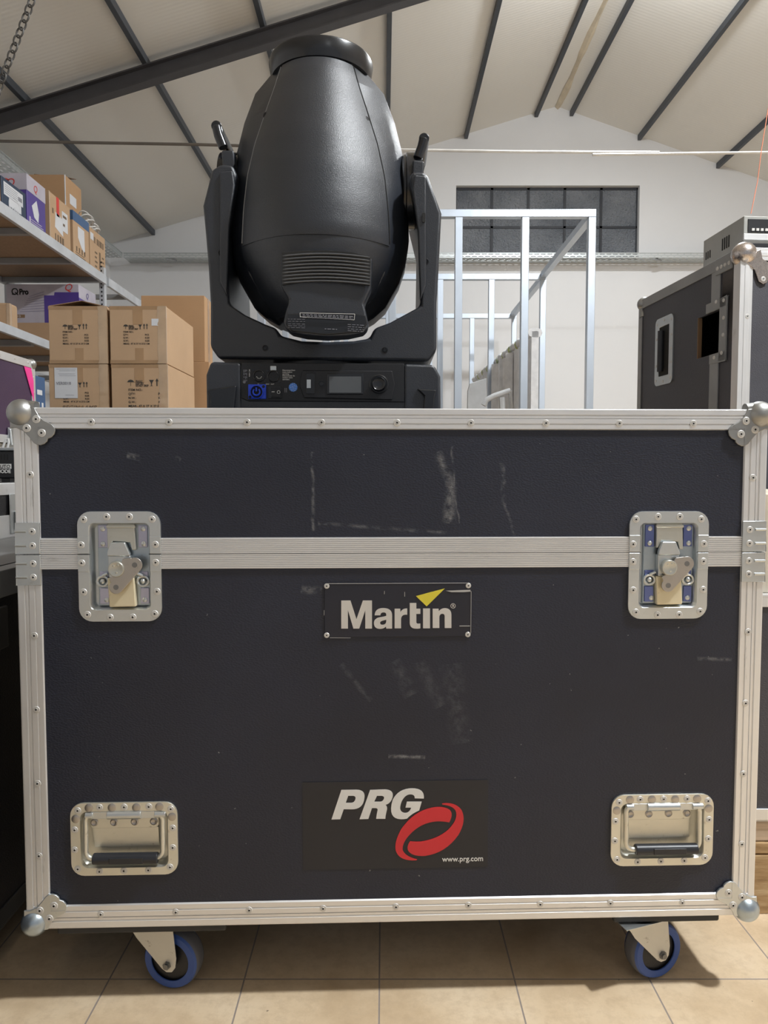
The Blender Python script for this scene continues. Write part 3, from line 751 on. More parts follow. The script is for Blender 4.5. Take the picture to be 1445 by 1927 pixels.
for lp in H: sh('letter', lp, WHITE, st, 0.0008, s4)
sh('swoosh', [[(1085, 410), (1120, 345, 1085, 318), (1040, 290, 960, 305), (830, 330, 740, 460), (690, 550, 702, 610), (722, 680, 820, 682), (850, 681), (855, 675), (770, 655, 752, 610), (745, 560, 800, 500), (880, 410, 1000, 402), (1050, 402, 1085, 410)]], RED, st, 0.0006, s4)
sh('swoosh', [[(805, 545), (780, 580, 790, 610), (815, 655, 910, 650), (1060, 630, 1150, 500), (1210, 400, 1175, 325), (1140, 272, 1060, 272), (1033, 275), (1035, 282), (1110, 290, 1130, 325), (1155, 385, 1075, 465), (1000, 530, 880, 548), (830, 550, 805, 545)]], RED, st, 0.0006, s4)
x0, z0 = s4([(1035, 692)])[0]; x1, _ = s4([(1328, 692)])[0]
text('www.prg.com', 0.0125, WHITE, st, (x0, 0.0008, z0), bold=0.012, width=x1-x0, name='web_address')
# castor boards and castors
for (x0, x1) in ((-W2+0.045, -W2+0.32), (W2-0.235, W2-0.055)):
    MB().box(x0, x1, 0.004, 0.84, ZBT-0.014, ZBT).build('castor_board', BOARD, case, bevel=0.004)
def castor(px, py, yoff, head, zw=0.05):
    """head: direction (deg) the wheel disc normal points, 0 = towards -Y"""
    root = bpy.data.objects.new('castor', None); COL.objects.link(root); root.parent = case
    x = px; root.location = (x, yoff, 0); root.rotation_euler = (0, 0, R(head))
    zt_ = ZBT-0.014
    t = 0.016
    # wheel along local Y axis (normal -Y)
    mw = MB(); mw.lathe((0, -t, zw), (0, 1, 0), [(0.0, 0.034), (0.0, 0.0435), (0.004, 0.0485), (0.010, 0.05), (0.022, 0.05), (0.028, 0.0485), (0.032, 0.0435), (0.032, 0.034)], 40, cap=False)
    wh = mw.build('tyre', [GREY_TYRE], root, ang=50)
    for s in (-1, 1):
        mb = MB(); mb.lathe((0, s*(t-0.0005), zw), (0, s, 0), [(0, 0.0335), (0.0016, 0.034), (0.0018, 0.045), (-0.002, 0.0478)], 40, cap=False); mb.build('blue_band', BLUE_TYRE, wh)
    mh = MB(); mh.lathe((0, -t+0.004, zw), (0, 1, 0), [(0, 0.0345), (0.024, 0.0345)], 36); mh.lathe((0, -t-0.004, zw), (0, 1, 0), [(0, 0.012), (0.04, 0.012)], 24); mh.build('wheel_hub', PLASTIC_M, wh)
    # fork: plates either side leading up to the swivel
    mf = MB(); ox = -0.036
    poly = [(ox-0.038, zt_-0.004), (ox+0.046, zt_-0.004), (0.016, zw+0.012), (0.014, zw-0.004), (0.008, zw-0.012), (-0.002, zw-0.013), (-0.010, zw-0.008), (ox-0.020, zw+0.040)]
    mf.prism(poly, -t-0.0095, -t-0.0065); mf.prism(poly, t+0.0065, t+0.0095)
    mf.box(ox-0.036, ox+0.044, -t-0.009, t+0.009, zt_-0.008, zt_-0.003)
    mf.build('fork', FORK, root, bevel=0.001)
    ma = MB(); ma.cyl((0, -t-0.0135, zw), (0, 1, 0), 0.0068, 0.004, 6); ma.cyl((0, -t-0.016, zw), (0, 1, 0), 0.0045, 2*t+0.03, 16); ma.build('axle', STEEL_W2, root)
    mt = MB(); mt.cyl((ox, 0, zt_-0.004), (0, 0, 1), 0.036, 0.004); mt.box(ox-0.05, ox+0.05, -0.04, 0.04, zt_-0.001, zt_); mt.build('swivel_plate', ZINC, root)
FORK = scratched_metal('castor_fork', (0.68, 0.66, 0.60), 0.5, (5, 5, 5), dark=(0.2, 0.16, 0.12), amt=0.8, metal=0.5)
def onfloorx(px, py, Y): return (Minv @ P(px, py, Y))
a = onfloorx(329, 1850, 1.185); b_ = onfloorx(1226, 1836, 1.21)
castor(a.x, 0, a.y, -11-math.degrees(KA)); castor(b_.x, 0, b_.y, 19-math.degrees(KA))
castor(a.x, 0, 0.77, 15); castor(b_.x, 0, 0.77, -20)

# ================================================================ MOVING HEAD LIGHT
FY, FX = 1.48, (608-CX)/FP*1.48
fx = thing('moving_head_light', (FX, FY, ZT), 'black moving head stage light with yoke and control panel, standing on the big flight case', 'stage light')
def q(px, py, Y=FY):
    p = P(px, py, Y); return (p.x-FX, p.z-ZT)
YBF = 1.325         # base front
base_poly_l = [q(396, 680, YBF), q(453, 682, YBF), (q(453, 700, YBF)[0], 0.0), (q(387, 700, YBF)[0], 0.0), q(387, 705, YBF)]
base_poly_r = [q(760, 684, YBF), q(817, 686, YBF), q(829, 708, YBF), (q(830, 700, YBF)[0], 0.0), (q(760, 700, YBF)[0], 0.0)]
yb = YBF-FY
bs = MB(); bs.prism([q(448, 686, YBF), q(765, 688, YBF), (q(765, 700, YBF)[0], 0.004), (q(448, 700, YBF)[0], 0.004)], yb+0.004, -yb)
base = bs.build('base', PLASTIC, fx, bevel=0.004)
for poly in (base_poly_l, base_poly_r):
    mb = MB(); mb.prism(poly, yb, -yb); mb.build('base_side', PLASTIC, base, bevel=0.006)
for s, xx in ((-1, 390), (1, 792)):      # moulded grips on base sides
    mb = MB(); x0, z1 = q(xx, 736 if s > 0 else 738, YBF); x1, _ = q(xx+(32 if s > 0 else 48), 0, YBF)
    mb.prism([(x0-0.008 if s > 0 else x0, z1+0.004), (x1, z1+0.012 if s < 0 else z1+0.002), (x1-0.003, z1-0.012), (x1-0.006, 0.002), (x0+0.004, 0.002), (x0+0.006, z1-0.010)], yb-0.006, yb+0.02)
    mb.build('base_grip', PLASTIC_S, base, bevel=0.003)
# front panel with raised frame
k4 = 3.524
cq = lambda x, y, Y=YBF: q(430+x/k4, 670+y/k4, Y)
def cbox(mb, x0, y0, x1, y1, ya, yb_):
    a, b = cq(x0, y0), cq(x1, y1); mb.box(a[0], b[0], ya, yb_, b[1], a[1])
yf = yb+0.004
mb = MB(); mb.prism([cq(85, 44), cq(1165, 50), cq(1165, 305), cq(985, 303), cq(130, 298), cq(85, 280)], yf-0.003, yf+0.002)
pan = mb.build('connector_panel', PLASTIC_M, base, bevel=0.0012)
mb = MB(); mb.prism([cq(490, 95), cq(1085, 98), cq(1103, 190), cq(1085, 292), cq(500, 278), cq(470, 190)], yf-0.006, yf-0.002)
ctl = mb.build('control_bezel', PLASTIC_M, base, bevel=0.0018)
mb = MB(); cbox(mb, 652, 118, 895, 256, yf-0.0080, yf-0.005); scf = mb.build('screen_frame', PLASTIC_S, ctl, bevel=0.0015)
mb = MB(); cbox(mb, 668, 138, 880, 245, yf-0.0086, yf-0.0078); mb.build('screen', SCREEN, ctl)
a = cq(997, 188); mb = MB(); mb.lathe((a[0], yf-0.005, a[1]), (0, -1, 0), [(0, 0.0178), (0.002, 0.0175), (0.003, 0.0155), (0.0015, 0.0150), (0.0015, 0.0138), (0.011, 0.0130), (0.013, 0.0115), (0.0115, 0.0095), (0.0110, 0.002)], 36); mb.build('rotary_knob', PLASTIC_S, ctl)
a = cq(617, 185); mb = MB(); mb.lathe((a[0], yf-0.005, a[1]), (0, -1, 0), [(0, 0.0062), (0.002, 0.006), (0.0021, 0.0048), (0.0012, 0.0045), (0.003, 0.0040), (0.0032, 0.001)], 24); mb.build('escape_button', PLASTIC_S, ctl)
mb = MB(); cbox(mb, 515, 115, 573, 252, yf-0.0072, yf-0.0055); mb.build('usb_cover', PLASTIC_S, ctl, bevel=0.0008)
mb = MB(); cbox(mb, 520, 158, 547, 214, yf-0.0085, yf-0.006); cbox(mb, 526, 170, 535, 205, yf-0.0090, yf-0.006); mb.build('usb_port', ZINC, ctl)
# XLR sockets
for i, (cx_, cy_) in enumerate(((202, 132), (297, 135))):
    a = cq(cx_, cy_); mb = MB(); mb.lathe((a[0], yf-0.002, a[1]), (0, -1, 0), [(0, 0.0112), (0.003, 0.0108), (0.0035, 0.0095), (0.0005, 0.0088), (0.0003, 0.001)], 28)
    x = mb.build('data_socket', PLASTIC_S, pan)
    mp = MB()
    for t in range(5):
        an = R(200+t*35) if i == 0 else R(-20+t*55); mp.cyl((a[0]+0.0045*math.cos(an), yf-0.0018, a[1]+0.0045*math.sin(an)), (0, -1, 0), 0.0008, 0.0016, 8)
    mp.build('pin', ZINC_Y if i == 0 else HOLE, x)
    ms = MB()
    for dx, dy in ((-38, -38), (38, 34)):
        c_ = cq(cx_+dx, cy_+dy); ms.lathe((c_[0], yf-0.0028, c_[1]), (0, -1, 0), [(0, 0.0026), (0.0012, 0.0024), (0.0013, 0.0012), (0.0005, 0.001)], 14)
    ms.build('screw', PLASTIC_S, x)
    if i: 
        mm = MB(); cbox(mm, 277, 66, 317, 96, yf-0.0055, yf-0.002); mm.build('release_tab', ZINC, x, bevel=0.001)
# power inlet
mb = MB(); cbox(mb, 130, 188, 250, 285, yf-0.0058, yf-0.002); pw = mb.build('power_inlet', CONN, pan, bevel=0.0012)
a = cq(188, 240); mb = MB(); mb.lathe((a[0], yf-0.0055, a[1]), (0, -1, 0), [(0, 0.0128), (0.004, 0.0125), (0.0045, 0.0112), (0.001, 0.0105), (0.001, 0.0085)], 32, cap=False); mb.build('inlet_ring', CONN, pw)
mb = MB(); mb.lathe((a[0], yf-0.0056, a[1]), (0, -1, 0), [(0, 0.0110), (0.0012, 0.0105), (0.0013, 0.0085)], 30); mb.build('inlet_recess', HOLE, pw)
mb = MB()
mb.tube([(a[0]+0.0062*math.cos(R(t)), yf-0.0085, a[1]+0.0062*math.sin(R(t))) for t in range(130, 411, 14)], 0.0016, 8); mb.box(a[0]-0.0014, a[0]+0.0014, yf-0.010, yf-0.006, a[1]+0.001, a[1]+0.008)
mb.build('inlet_core', CONN, pw)
mb = MB()
for (x, y) in ((233, 203), (143, 273)):
    c_ = cq(x, y); mb.cyl((c_[0], yf-0.0050, c_[1]), (0, -1, 0), 0.0026, 0.0012, 16)
mb.build('inlet_screw', HOLE, pw)
# rocker switch
mb = MB(); cbox(mb, 262, 200, 352, 282, yf-0.0050, yf-0.002); sw = mb.build('rocker_switch', PLASTIC_S, pan, bevel=0.0008)
mb = MB(); cbox(mb, 283, 208, 348, 275, yf-0.0075, yf-0.004); rk = mb.build('rocker', PLASTIC_M, sw, bevel=0.0008)
mb = MB(); cbox(mb, 288, 236, 307, 241, yf-0.0079, yf-0.0074)
c_ = cq(334, 241); mb.tube([(c_[0]+0.0027*math.cos(R(t)), yf-0.0078, c_[1]+0.0027*math.sin(R(t))) for t in range(0, 360, 24)], 0.0005, 6, closed=True)
mb.build('switch_mark', WHITE, rk)
c_ = cq(428, 207); pts = [(c_[0]+(0.0079+0.0004*math.sin(i*2.1))*math.cos(2*math.pi*i/36), c_[1]+(0.0079+0.0004*math.sin(i*2.1))*math.sin(2*math.pi*i/36)) for i in range(36)]
mb = MB(); mb.prism(pts, yf-0.0036, yf-0.003); sb = mb.build('round_sticker', STICK_B, pan)
mb = MB()
for i in range(12):
    an = i*2.4; mb.sphere((c_[0]+0.0012*math.sqrt(i*2.6)*math.cos(an)*1.1, yf-0.0036, c_[1]+0.0012*math.sqrt(i*2.6)*math.sin(an)*1.1), 0.0008, 6)
mb.build('sticker_print', WHITE, sb)
x, z = cq(357, 98); text('Disconnect from\nmains before\nservicing.\nDéconnecter du\nsecteur avant\nentretien.', 0.0034, WHITE, pan, (x, yf-0.0034, z), bold=0.015, lsp=0.98)
x, z = cq(192, 190); text('IN', 0.003, WHITE, pan, (x, yf-0.0034, z), bold=0.01)
x, z = cq(246, 190); text('DMX   OUT', 0.003, WHITE, pan, (x, yf-0.0034, z), bold=0.01)
x, z = cq(135, 88); text('AC mains', 0.0034, WHITE, pan, (x, yf-0.0034, z), rot=(math.pi/2, math.pi/2, 0), bold=0.01)
mb = MB()
for i, xx in enumerate((100, 110, 118)):
    for j in range(4):
        a = cq(xx, 90+j*22); mb.box(a[0], a[0]+0.0011, yf-0.0034, yf-0.0030, a[1]-0.0048+0.001*((i+j) % 3), a[1])
for xx in (372, 382):
    a = cq(xx, 212); mb.box(a[0], a[0]+0.0010, yf-0.0034, yf-0.0030, a[1]-0.008, a[1])
c_ = cq(104, 172); mb.lathe((c_[0], yf-0.003, c_[1]), (0, -1, 0), [(0, 0.0025), (0.0004, 0.0025), (0.0004, 0.002)], 16)
mb.build('small_print', GREYINK2 if False else GREYINK, pan)
# yoke
YYF, YYB = 1.375, 1.60
yo = [(398, 318), (381, 386), (386, 440), (391, 500), (395, 569), (395, 652), (411, 675), (806, 680), (822, 659), (822, 569), (826, 500), (829, 440), (831, 400), (806, 331), (797, 322), (775, 322), (770, 335), (793, 430), (791, 575), (734, 606), (704, 617), (695, 636), (665, 641), (615, 643), (567, 641), (527, 631), (520, 617), (500, 610), (461, 592), (431, 572), (425, 430), (446, 330), (438, 310), (415, 308)]
mb = MB(); yk = [q(x, y, YYF) for x, y in yo]; mb.prism(yk, YYF-FY, YYB-FY)
yoke = mb.build('yoke', PLASTIC, fx, bevel=0.007, seg=3, ang=40)
mb = MB(); a = q(610, 683, 1.42); mb.cyl((0.0, 0, q(0, 692, 1.40)[1]), (0, 0, 1), 0.10, 0.022, 48); mb.build('pan_collar', PLASTIC_M, fx)
for (x, y) in ((416, 476), (801, 492), (499, 655), (724, 659)):
    a = q(x, y, YYF); mb = MB(); mb.lathe((a[0], YYF-FY+0.0005, a[1]), (0, -1, 0), [(0, 0.0062), (0.0015, 0.006), (0.0018, 0.0045), (0.0006, 0.004), (0.0022, 0.0032), (0.0022, 0.0018), (0.0008, 0.0014), (0.0008, 0.0003)], 20)
    mb.build('yoke_screw', PLASTIC_S, yoke)
# yoke inner covers (recessed dark side plates) and tilt hubs
for s, x_in, px, py in ((-1, 452, 447, 352), (1, 760, 768, 352)):
    a = q(px, py, FY); mb = MB(); mb.lathe((a[0]-s*0.014, 0, a[1]-0.01), (s, 0, 0), [(0, 0.062), (0.004, 0.068), (0.008, 0.068), (0.010, 0.072), (0.040, 0.072)], 40); mb.build('tilt_hub', PLASTIC_S, yoke)
for pl in ([(396, 400), (404, 345), (412, 400), (408, 520), (400, 560)], ):
    pass
# raised lens-shaped cover on arms
for s, xs in ((-1, (392, 440)), (1, (778, 824))):
    mb = MB(); A_ = [(xs[0]+22, 325), (xs[1]-1, 322), (xs[1]+3, 350), (xs[1]-8, 430), (xs[1]-12, 560), (xs[0]+22, 530)]
    if s > 0: A_ = [(xs[0]+xs[1]-x, y+8) for x, y in A_]
    mb.prism([q(x, y, YYF) for x, y in A_], YYF-FY-0.006, YYF-FY+0.004); mb.build('arm_cover', PLASTIC, yoke, bevel=0.004, seg=3)
# status slot
x, z = q(797, 412, YYF); mb = MB(); mb.loft([[(a, YYF-FY-0.0085, b) for a, b in rr(0.006, 0.018, 0.0029, 4, x, z)], [(a, YYF-FY-0.005, b) for a, b in rr(0.006, 0.018, 0.0029, 4, x, z)]]); mb.build('arm_slot', HOLE, yoke)
# carry handles
for (pts, r0) in ((((411, 245), (415, 262), (424, 285)), 1), (((797, 268), (793, 284), (785, 305)), 2)):
    hd = MB()
    p0 = [q(x, y, 1.44) for x, y in pts]
    for (yy) in (-0.055, 0.055):
        hd.tube([(p[0], yy, p[1]) for p in p0], 0.0095, 14)
    hd.tube([(p0[0][0], -0.060, p0[0][1]), (p0[0][0], 0.060, p0[0][1])], 0.0100, 16)
    h_ = hd.build('carry_handle', PLASTIC_S, fx, bevel=0.002)
    b0 = [(417, 284), (441, 284), (443, 310), (431, 336), (419, 312)] if r0 == 1 else [(776, 302), (798, 304), (797, 330), (786, 356), (775, 330)]
    mb = MB(); mb.prism([q(x, y, 1.41) for x, y in b0], -0.075, 0.06); mb.build('handle_base', PLASTIC, h_, bevel=0.004)
# head
def interp(tab, z):   # tab sorted by falling z
    if z >= tab[0][0]: return tab[0][1:]
    for A_, B_ in zip(tab, tab[1:]):
        if B_[0] <= z <= A_[0]:
            t = (A_[0]-z)/(A_[0]-B_[0]); return tuple(a+(b-a)*t for a, b in zip(A_[1:], B_[1:]))
    return tab[-1][1:]
ZO = CH-ZT            # table heights are above the lens axis
SIL = [(.808, .092), (.766, .126), (.706, .148), (.646, .163), (.558, .174), (.468, .177), (.420, .170), (.383, .158), (.332, .130), (.312, .108), (.298, .085)]
SEC = [(.808, .064, .070, .098), (.75, .078, .082, .116), (.70, .093, .090, .134), (.63, .113, .100, .155), (.567, .126, .106, .167), (.50, .133, .109, .174), (.43, .137, .108, .176), (.40, .134, .100, .165), (.36, .120, .090, .150), (.332, .100, .08, .14), (.298, .070, .06, .12)]
head = bpy.data.objects.new('head', None); COL.objects.link(head); head.parent = fx
def zt_fix(z): return 1.42*math.tan(math.atan((74.5+1350*z/1.42)/1350)-PITCH)
SIL = [(zt_fix(r_[0]), *r_[1:]) for r_ in SIL]; SEC = [(zt_fix(r_[0]), *r_[1:]) for r_ in SEC]
hx = lambda z: -0.001-0.003*(0.8-z)
mb = MB(); rings = []
for z in [r_[0] for r_ in SIL]:
    a_, = interp(SIL, z); xs, ys, b_ = interp(SEC, z); c0 = hx(z)
    ys -= 0.004
    hp = [(xs*0.5, -ys-0.008), (xs, -ys), (xs+(a_-xs)*0.70, -ys+0.032), (a_, -0.030), (a_, 0.030), (xs+(a_-xs)*0.70, ys-0.032), (xs, ys), (xs*0.5, ys+0.008)]
    rings.append([(c0+x, y, z+ZO) for x, y in hp]+[(c0-x, y, z+ZO) for x, y in reversed(hp)])
mb.loft(rings); mb.build('side_shell', PLASTIC, head, bevel=0.006, seg=3, ang=50)
def shell(sgn, name, z0, z1, off, NP=26, pw=2.2, tab=None, xk=1.0, m=None, lip=0.014):
    mb = MB(); rows = []
    for k_ in range(NP):
        z = z0+(z1-z0)*k_/(NP-1); xs, ys, b_ = interp(tab or SEC, z); c0 = hx(z); xs *= xk
        sm = off*min(1, (k_+0.6)/2.0, (NP-0.4-k_)/1.5)
        row = []
        for j in range(33):
            u_ = -1+2*j/32; row.append((c0+xs*u_, sgn*-(ys+(b_-ys)*(1-abs(u_)**pw)+sm), z+ZO-0.010*(0 if z > .5 else 0)))
        f, l = row[0], row[-1]
        rows.append([(f[0]+0.002, sgn*-(ys-lip), f[2])]+row+[(l[0]-0.002, sgn*-(ys-lip), l[2])])
    mb.loft(rows); return mb.build(name, m or PLASTIC, head, ang=40)
shell(1, 'front_shell', .772, .424, 0.006); shell(-1, 'rear_shell', .772, .40, 0.006)
for sx in (-1, 1):      # thin seam beside the front shell
    mb = MB(); pts = []
    for k_ in range(30):
        z = .770-(.770-.43)*k_/29; xs, ys, b_ = interp(SEC, z); pts.append((hx(z)+sx*(xs+0.0025), -ys+0.0015, z+ZO))
    mb.tube(pts, 0.0011, 6); mb.build('shell_seam', SHELFD if sx < 0 else HOLE, head)
# collar ring (hood)
c0 = 0.0
mb = MB(); rt = 0.1035
z0, z1 = .775+ZO, .812+ZO
mb.lathe((c0, 0, z0), (0, 0, 1), [(0, 0.094), (0.002, 0.0985), (0.010, 0.1000), (z1-z0-0.004, rt), (z1-z0, rt-0.0015), (z1-z0, rt-0.006), (0.02, 0.092), (0.012, 0.088)], 64)
mb.build('lens_hood', PLASTIC_S, head, ang=40)
mb = MB(); mb.lathe((c0, 0, z0+0.012), (0, 0, 1), [(0, 0.09), (0.004, 0.088), (0.009, 0.06), (0.011, 0.02)], 48); mb.build('front_lens', SCREEN, head)
# screws on shell
for (x, z, m_) in ((0.0, .585, PLASTIC_S), (-0.094, .668, HOLE), (0.094, .658, HOLE)):
    xs, ys, b_ = interp(SEC, z); u_ = x/xs; yy = -(ys+(b_-ys)*(1-abs(u_)**2.2)+0.0045)
    mb = MB(); mb.lathe((hx(z)+x, yy+0.001, z+ZO), (0.7*u_, -1, 0.15), [(0, 0.0062), (0.0012, 0.0060), (0.0006, 0.0045), (0.0018, 0.0032), (0.0018, 0.0005)], 20); mb.build('shell_screw', m_, head)
# vent cover block and lower housing
mz = lambda x, y, Y: q(360+x/2.89, 420+y/2.89, Y)
def bulge(poly, yfr, yback, name, mat, par, curv=0.0, bev=0.003):
    Y0 = FY+yfr
    mb = MB(); pts = [mz(x, y, Y0) for x, y in poly]
    mb.loft([[(a, yfr+curv*((a/0.1)**2), b) for a, b in pts], [(a, yback, b) for a, b in pts]])
    return mb.build(name, mat, par, bevel=bev)
CW = [(.446, .150, .095, .176), (.42, .148, .090, .174), (.383, .136, .082, .168), (.332, .106, .072, .158), (.312, .088, .062, .150), (.300, .078, .055, .142)]
shell(1, 'rear_cowl', .432, .300, 0.002, NP=12, pw=2.4, tab=CW, lip=0.05)
vb = bulge([(484, 152), (600, 143), (735, 141), (870, 151), (984, 178), (976, 345), (938, 432), (950, 480), (962, 535), (955, 570), (930, 592), (850, 610), (735, 617), (620, 610), (540, 592), (508, 570), (498, 535), (510, 480), (530, 415), (486, 340)], -0.190, -0.145, 'vent_block', PLASTIC, head, 0.010, 0.005)
mb = MB(); mb.prism([mz(x, y, FY-0.1905) for x, y in ((492, 160), (600, 150), (735, 148), (870, 158), (976, 184), (970, 338), (860, 322), (735, 316), (600, 322), (494, 336))], -0.1910, -0.185); mb.build('vent_shade_panel', HOLE, vb)  # black panel; the shade between the louvres is put into its colour
for i in range(9):
    y0_ = 166+i*18.5; row = []
    for j in range(13):
        x_ = 492+(972-492)*j/12; t = (x_-735)/240
        a, b = mz(x_, y0_-0.1*i+ (9 if True else 0)*t*t*1.6+ (4*t), FY-0.193); row.append((a, -0.1925+0.003*t*t, b))
    mb = MB(); mb.tube(row, 0.0016, 8); mb.build('louvre', PLASTIC_L, vb)
# label face at the bottom
lf = bulge([(520, 492), (735, 478), (945, 492), (956, 540), (925, 586), (735, 606), (545, 586), (508, 540)], -0.1935, -0.18, 'rating_plate', PLASTIC_S, head, 0.010, 0.004)
mb = MB()
def lbar(x0, y0, x1, y1, w_=2.2):
    a = mz(x0, y0, FY-0.1945); b = mz(x1, y1, FY-0.1945); tt = 0.002; hw_ = w_/2.89/FP*1.28/2
    d = Vector((b[0]-a[0], 0, b[1]-a[1])).normalized(); n_ = Vector((-d.z, 0, d.x))*hw_
    ya = -0.1942+0.010*(a[0]/0.1)**2; yb_ = -0.1942+0.010*(b[0]/0.1)**2
    A_, B_ = Vector((a[0], ya, a[1])), Vector((b[0], yb_, b[1])); o_ = Vector((0, 0.0006, 0))
    mb.loft([[A_+n_, A_-n_, A_-n_+o_, A_+n_+o_], [B_+n_, B_-n_, B_-n_+o_, B_+n_+o_]])
lbar(590, 487, 888, 490); lbar(590, 508, 885, 522); lbar(590, 487, 592, 510); lbar(888, 490, 885, 522)
mb.build('label_border', WHITE, lf)
mb = MB(); random.seed(3)
for (x0, x1, ys, w_) in ((605, 878, (496, 504, 512), 3.2), (524, 618, (520, 532, 546, 556, 566), 1.6), (850, 940, (548, 560, 572, 582), 2.0), (725, 792, (574,), 3)):
    for y_ in ys:
        x = x0
        while x < x1:
            l = random.uniform(8, 24); lbar(x, y_+ (x-x0)*0.03, min(x+l, x1), y_+(x-x0+l)*0.03, w_); x += l+6
mb.build('label_print', GREYINK, lf)

# ================================================================ ALUMINIUM BOOTH FRAME
fy1, fy2, fy3 = 4.6, 5.98, 7.36
ft = thing('booth_frame', (0.3, 5.9, 0), 'bare aluminium stud frame of a booth in front of the back wall', 'frame')
def loc3(v): return (v[0]-0.3, v[1]-5.9, v[2])
zt1, zt2, zt3 = P(1000, 396, fy1).z, P(1000, 508, fy2).z, P(900, 565, fy3).z
tw = 0.047
ztop = zt1
def bar(x0, x1, y0, y1, z0, z1, name):
    a = loc3((x0, y0, z0)); b = loc3((x1, y1, z1)); MB().box(a[0], b[0], a[1], b[1], a[2], b[2]).build(name, TUBE, ft, bevel=0.003)
for (yy, pxs, zt_, ww) in ((fy1, (1110, 986, 862, 738, 614, 492), ztop, tw), (fy2, (1020.5, 924, 828, 731, 634, 537), ztop-0.02, tw), (fy3, (967, 888, 809, 730, 651, 572), ztop-0.04, tw)):
    xs = [P(p, 600, yy).x for p in pxs]
    bar(xs[-1]-ww/2, xs[0]+ww/2, yy-ww/2, yy+ww/2, zt_-0.047, zt_, 'top_beam')
    for x in xs: bar(x-ww/2, x+ww/2, yy-ww/2, yy+ww/2, 0, zt_-0.047, 'post')
    bar(xs[-1]+ww/2, xs[0]-ww/2, yy-ww/2+0.004, yy+ww/2-0.004, 0, 0.04, 'floor_rail')
    if yy == fy1: xr, xl = xs[0], xs[-1]
for x in (xr, xl):
    bar(x-tw/2, x+tw/2, fy1+tw/2, fy2-tw/2, ztop-0.052, ztop-0.006, 'side_beam'); bar(x-tw/2, x+tw/2, fy2+tw/2, fy3-tw/2, ztop-0.07, ztop-0.026, 'side_beam')
# wrapped panels standing inside the frame
def slab(name, label, cat, pxn, pyn, pxf, pyf, Yn, th, mat, extra=None):
    a = P(pxn, pyn, Yn); 
    # far end at same height: depth from height ratio
    h_ = a.z-CH; d = ray(pxf, pyf); t = h_/d.z; b = Vector((d.x*t, d.y*t, CH+h_))
    t_ = thing(name, (a.x, a.y, 0), label, cat, rz=math.atan2(b.y-a.y, b.x-a.x))
    L = math.hypot(b.x-a.x, b.y-a.y)
    MB().box(0, L, -th, 0, 0, a.z).build('panel_face', mat, t_, bevel=0.004)
    return t_, L, a.z
t_, L, zz_ = slab('wrapped_panel', 'tall white wrapped panel with lime tape standing inside the frame', 'panel', 1000, 622, 893, 712, 4.75, 0.05, WRAP)
mb = MB(); rings = []
for i in range(40):
    x = L*i/39; r0 = 0.028+0.008*math.sin(i*2.3)+0.006*random.random()
    rings.append([(x, -0.025+(r0+0.015)*math.cos(2*math.pi*j/10), zz_-0.015+r0*math.sin(2*math.pi*j/10)+0.006*random.random()) for j in range(10)])
mb.loft(rings); mb.build('foam_wrap', WRAP, t_, ang=60)
for i in range(9):
    x = L*(0.06+0.1*i); mb = MB(); r0 = 0.042
    mb.loft([[(x+dx+0.03*math.sin(j), -0.025+r0*1.2*math.cos(2*math.pi*j/10), zz_-0.015+r0*0.92*math.sin(2*math.pi*j/10)) for j in range(10)] for dx in (0, 0.035)], False, False); mb.build('tape_band', LIME, t_)
MB().box(0.12, 0.30, 0.001, 0.012, 0, zz_-0.06).build('taupe_edge', TAUPE, t_)
mb = MB(); 
rings = [[(0.55+1.1*i/30, 0.012+0.03*math.sin(i*0.9)+0.02*math.sin(i*2.1), z) for i in range(31)] for z in (0.02, 0.8, zz_-0.05)]
mb.loft([r+[(p[0], p[1]-0.008, p[2]) for p in reversed(r)] for r in rings]); mb.build('plastic_drape', WRAP, t_, ang=60)
a = P(875, 735, 5.0); b_ = P(912, 716, 5.0)
mb = MB(); mb.prism([(a.x, 0.02), (b_.x+0.06, 0.02), (b_.x+0.01, P(905, 712, 5).z), (P(884, 716, 5).x, P(884, 722, 5).z), (P(880, 735, 5).x, P(880, 735, 5).z)], 4.99, 5.03)
tag(mb.build('grey_board', GREYP, bevel=0.003), 'plain light grey board with clipped corner standing left of the wrapped panel', 'board')
mb = MB(); mb.tube([P(910, 763, 4.72), P(916, 752, 4.72), P(930, 745, 4.72), P(960, 735, 4.72)], 0.018, 10); mb.tube([P(960, 735, 4.72), P(962, 768, 4.72)], 0.012, 8); mb.tube([P(944, 748, 4.72), P(946, 790, 4.72)], 0.02, 8)
pp = P(946, 790, 4.72); mb.box(pp.x-0.03, pp.x+0.03, 4.70, 4.74, 0, pp.z+0.02); mb.box(pp.x-0.15, pp.x+0.15, 4.69, 4.77, 0, 0.02)
tag(mb.build('curved_bracket', GREYP), 'small pale grey curved bracket on a stand before the wrapped panel', 'bracket')

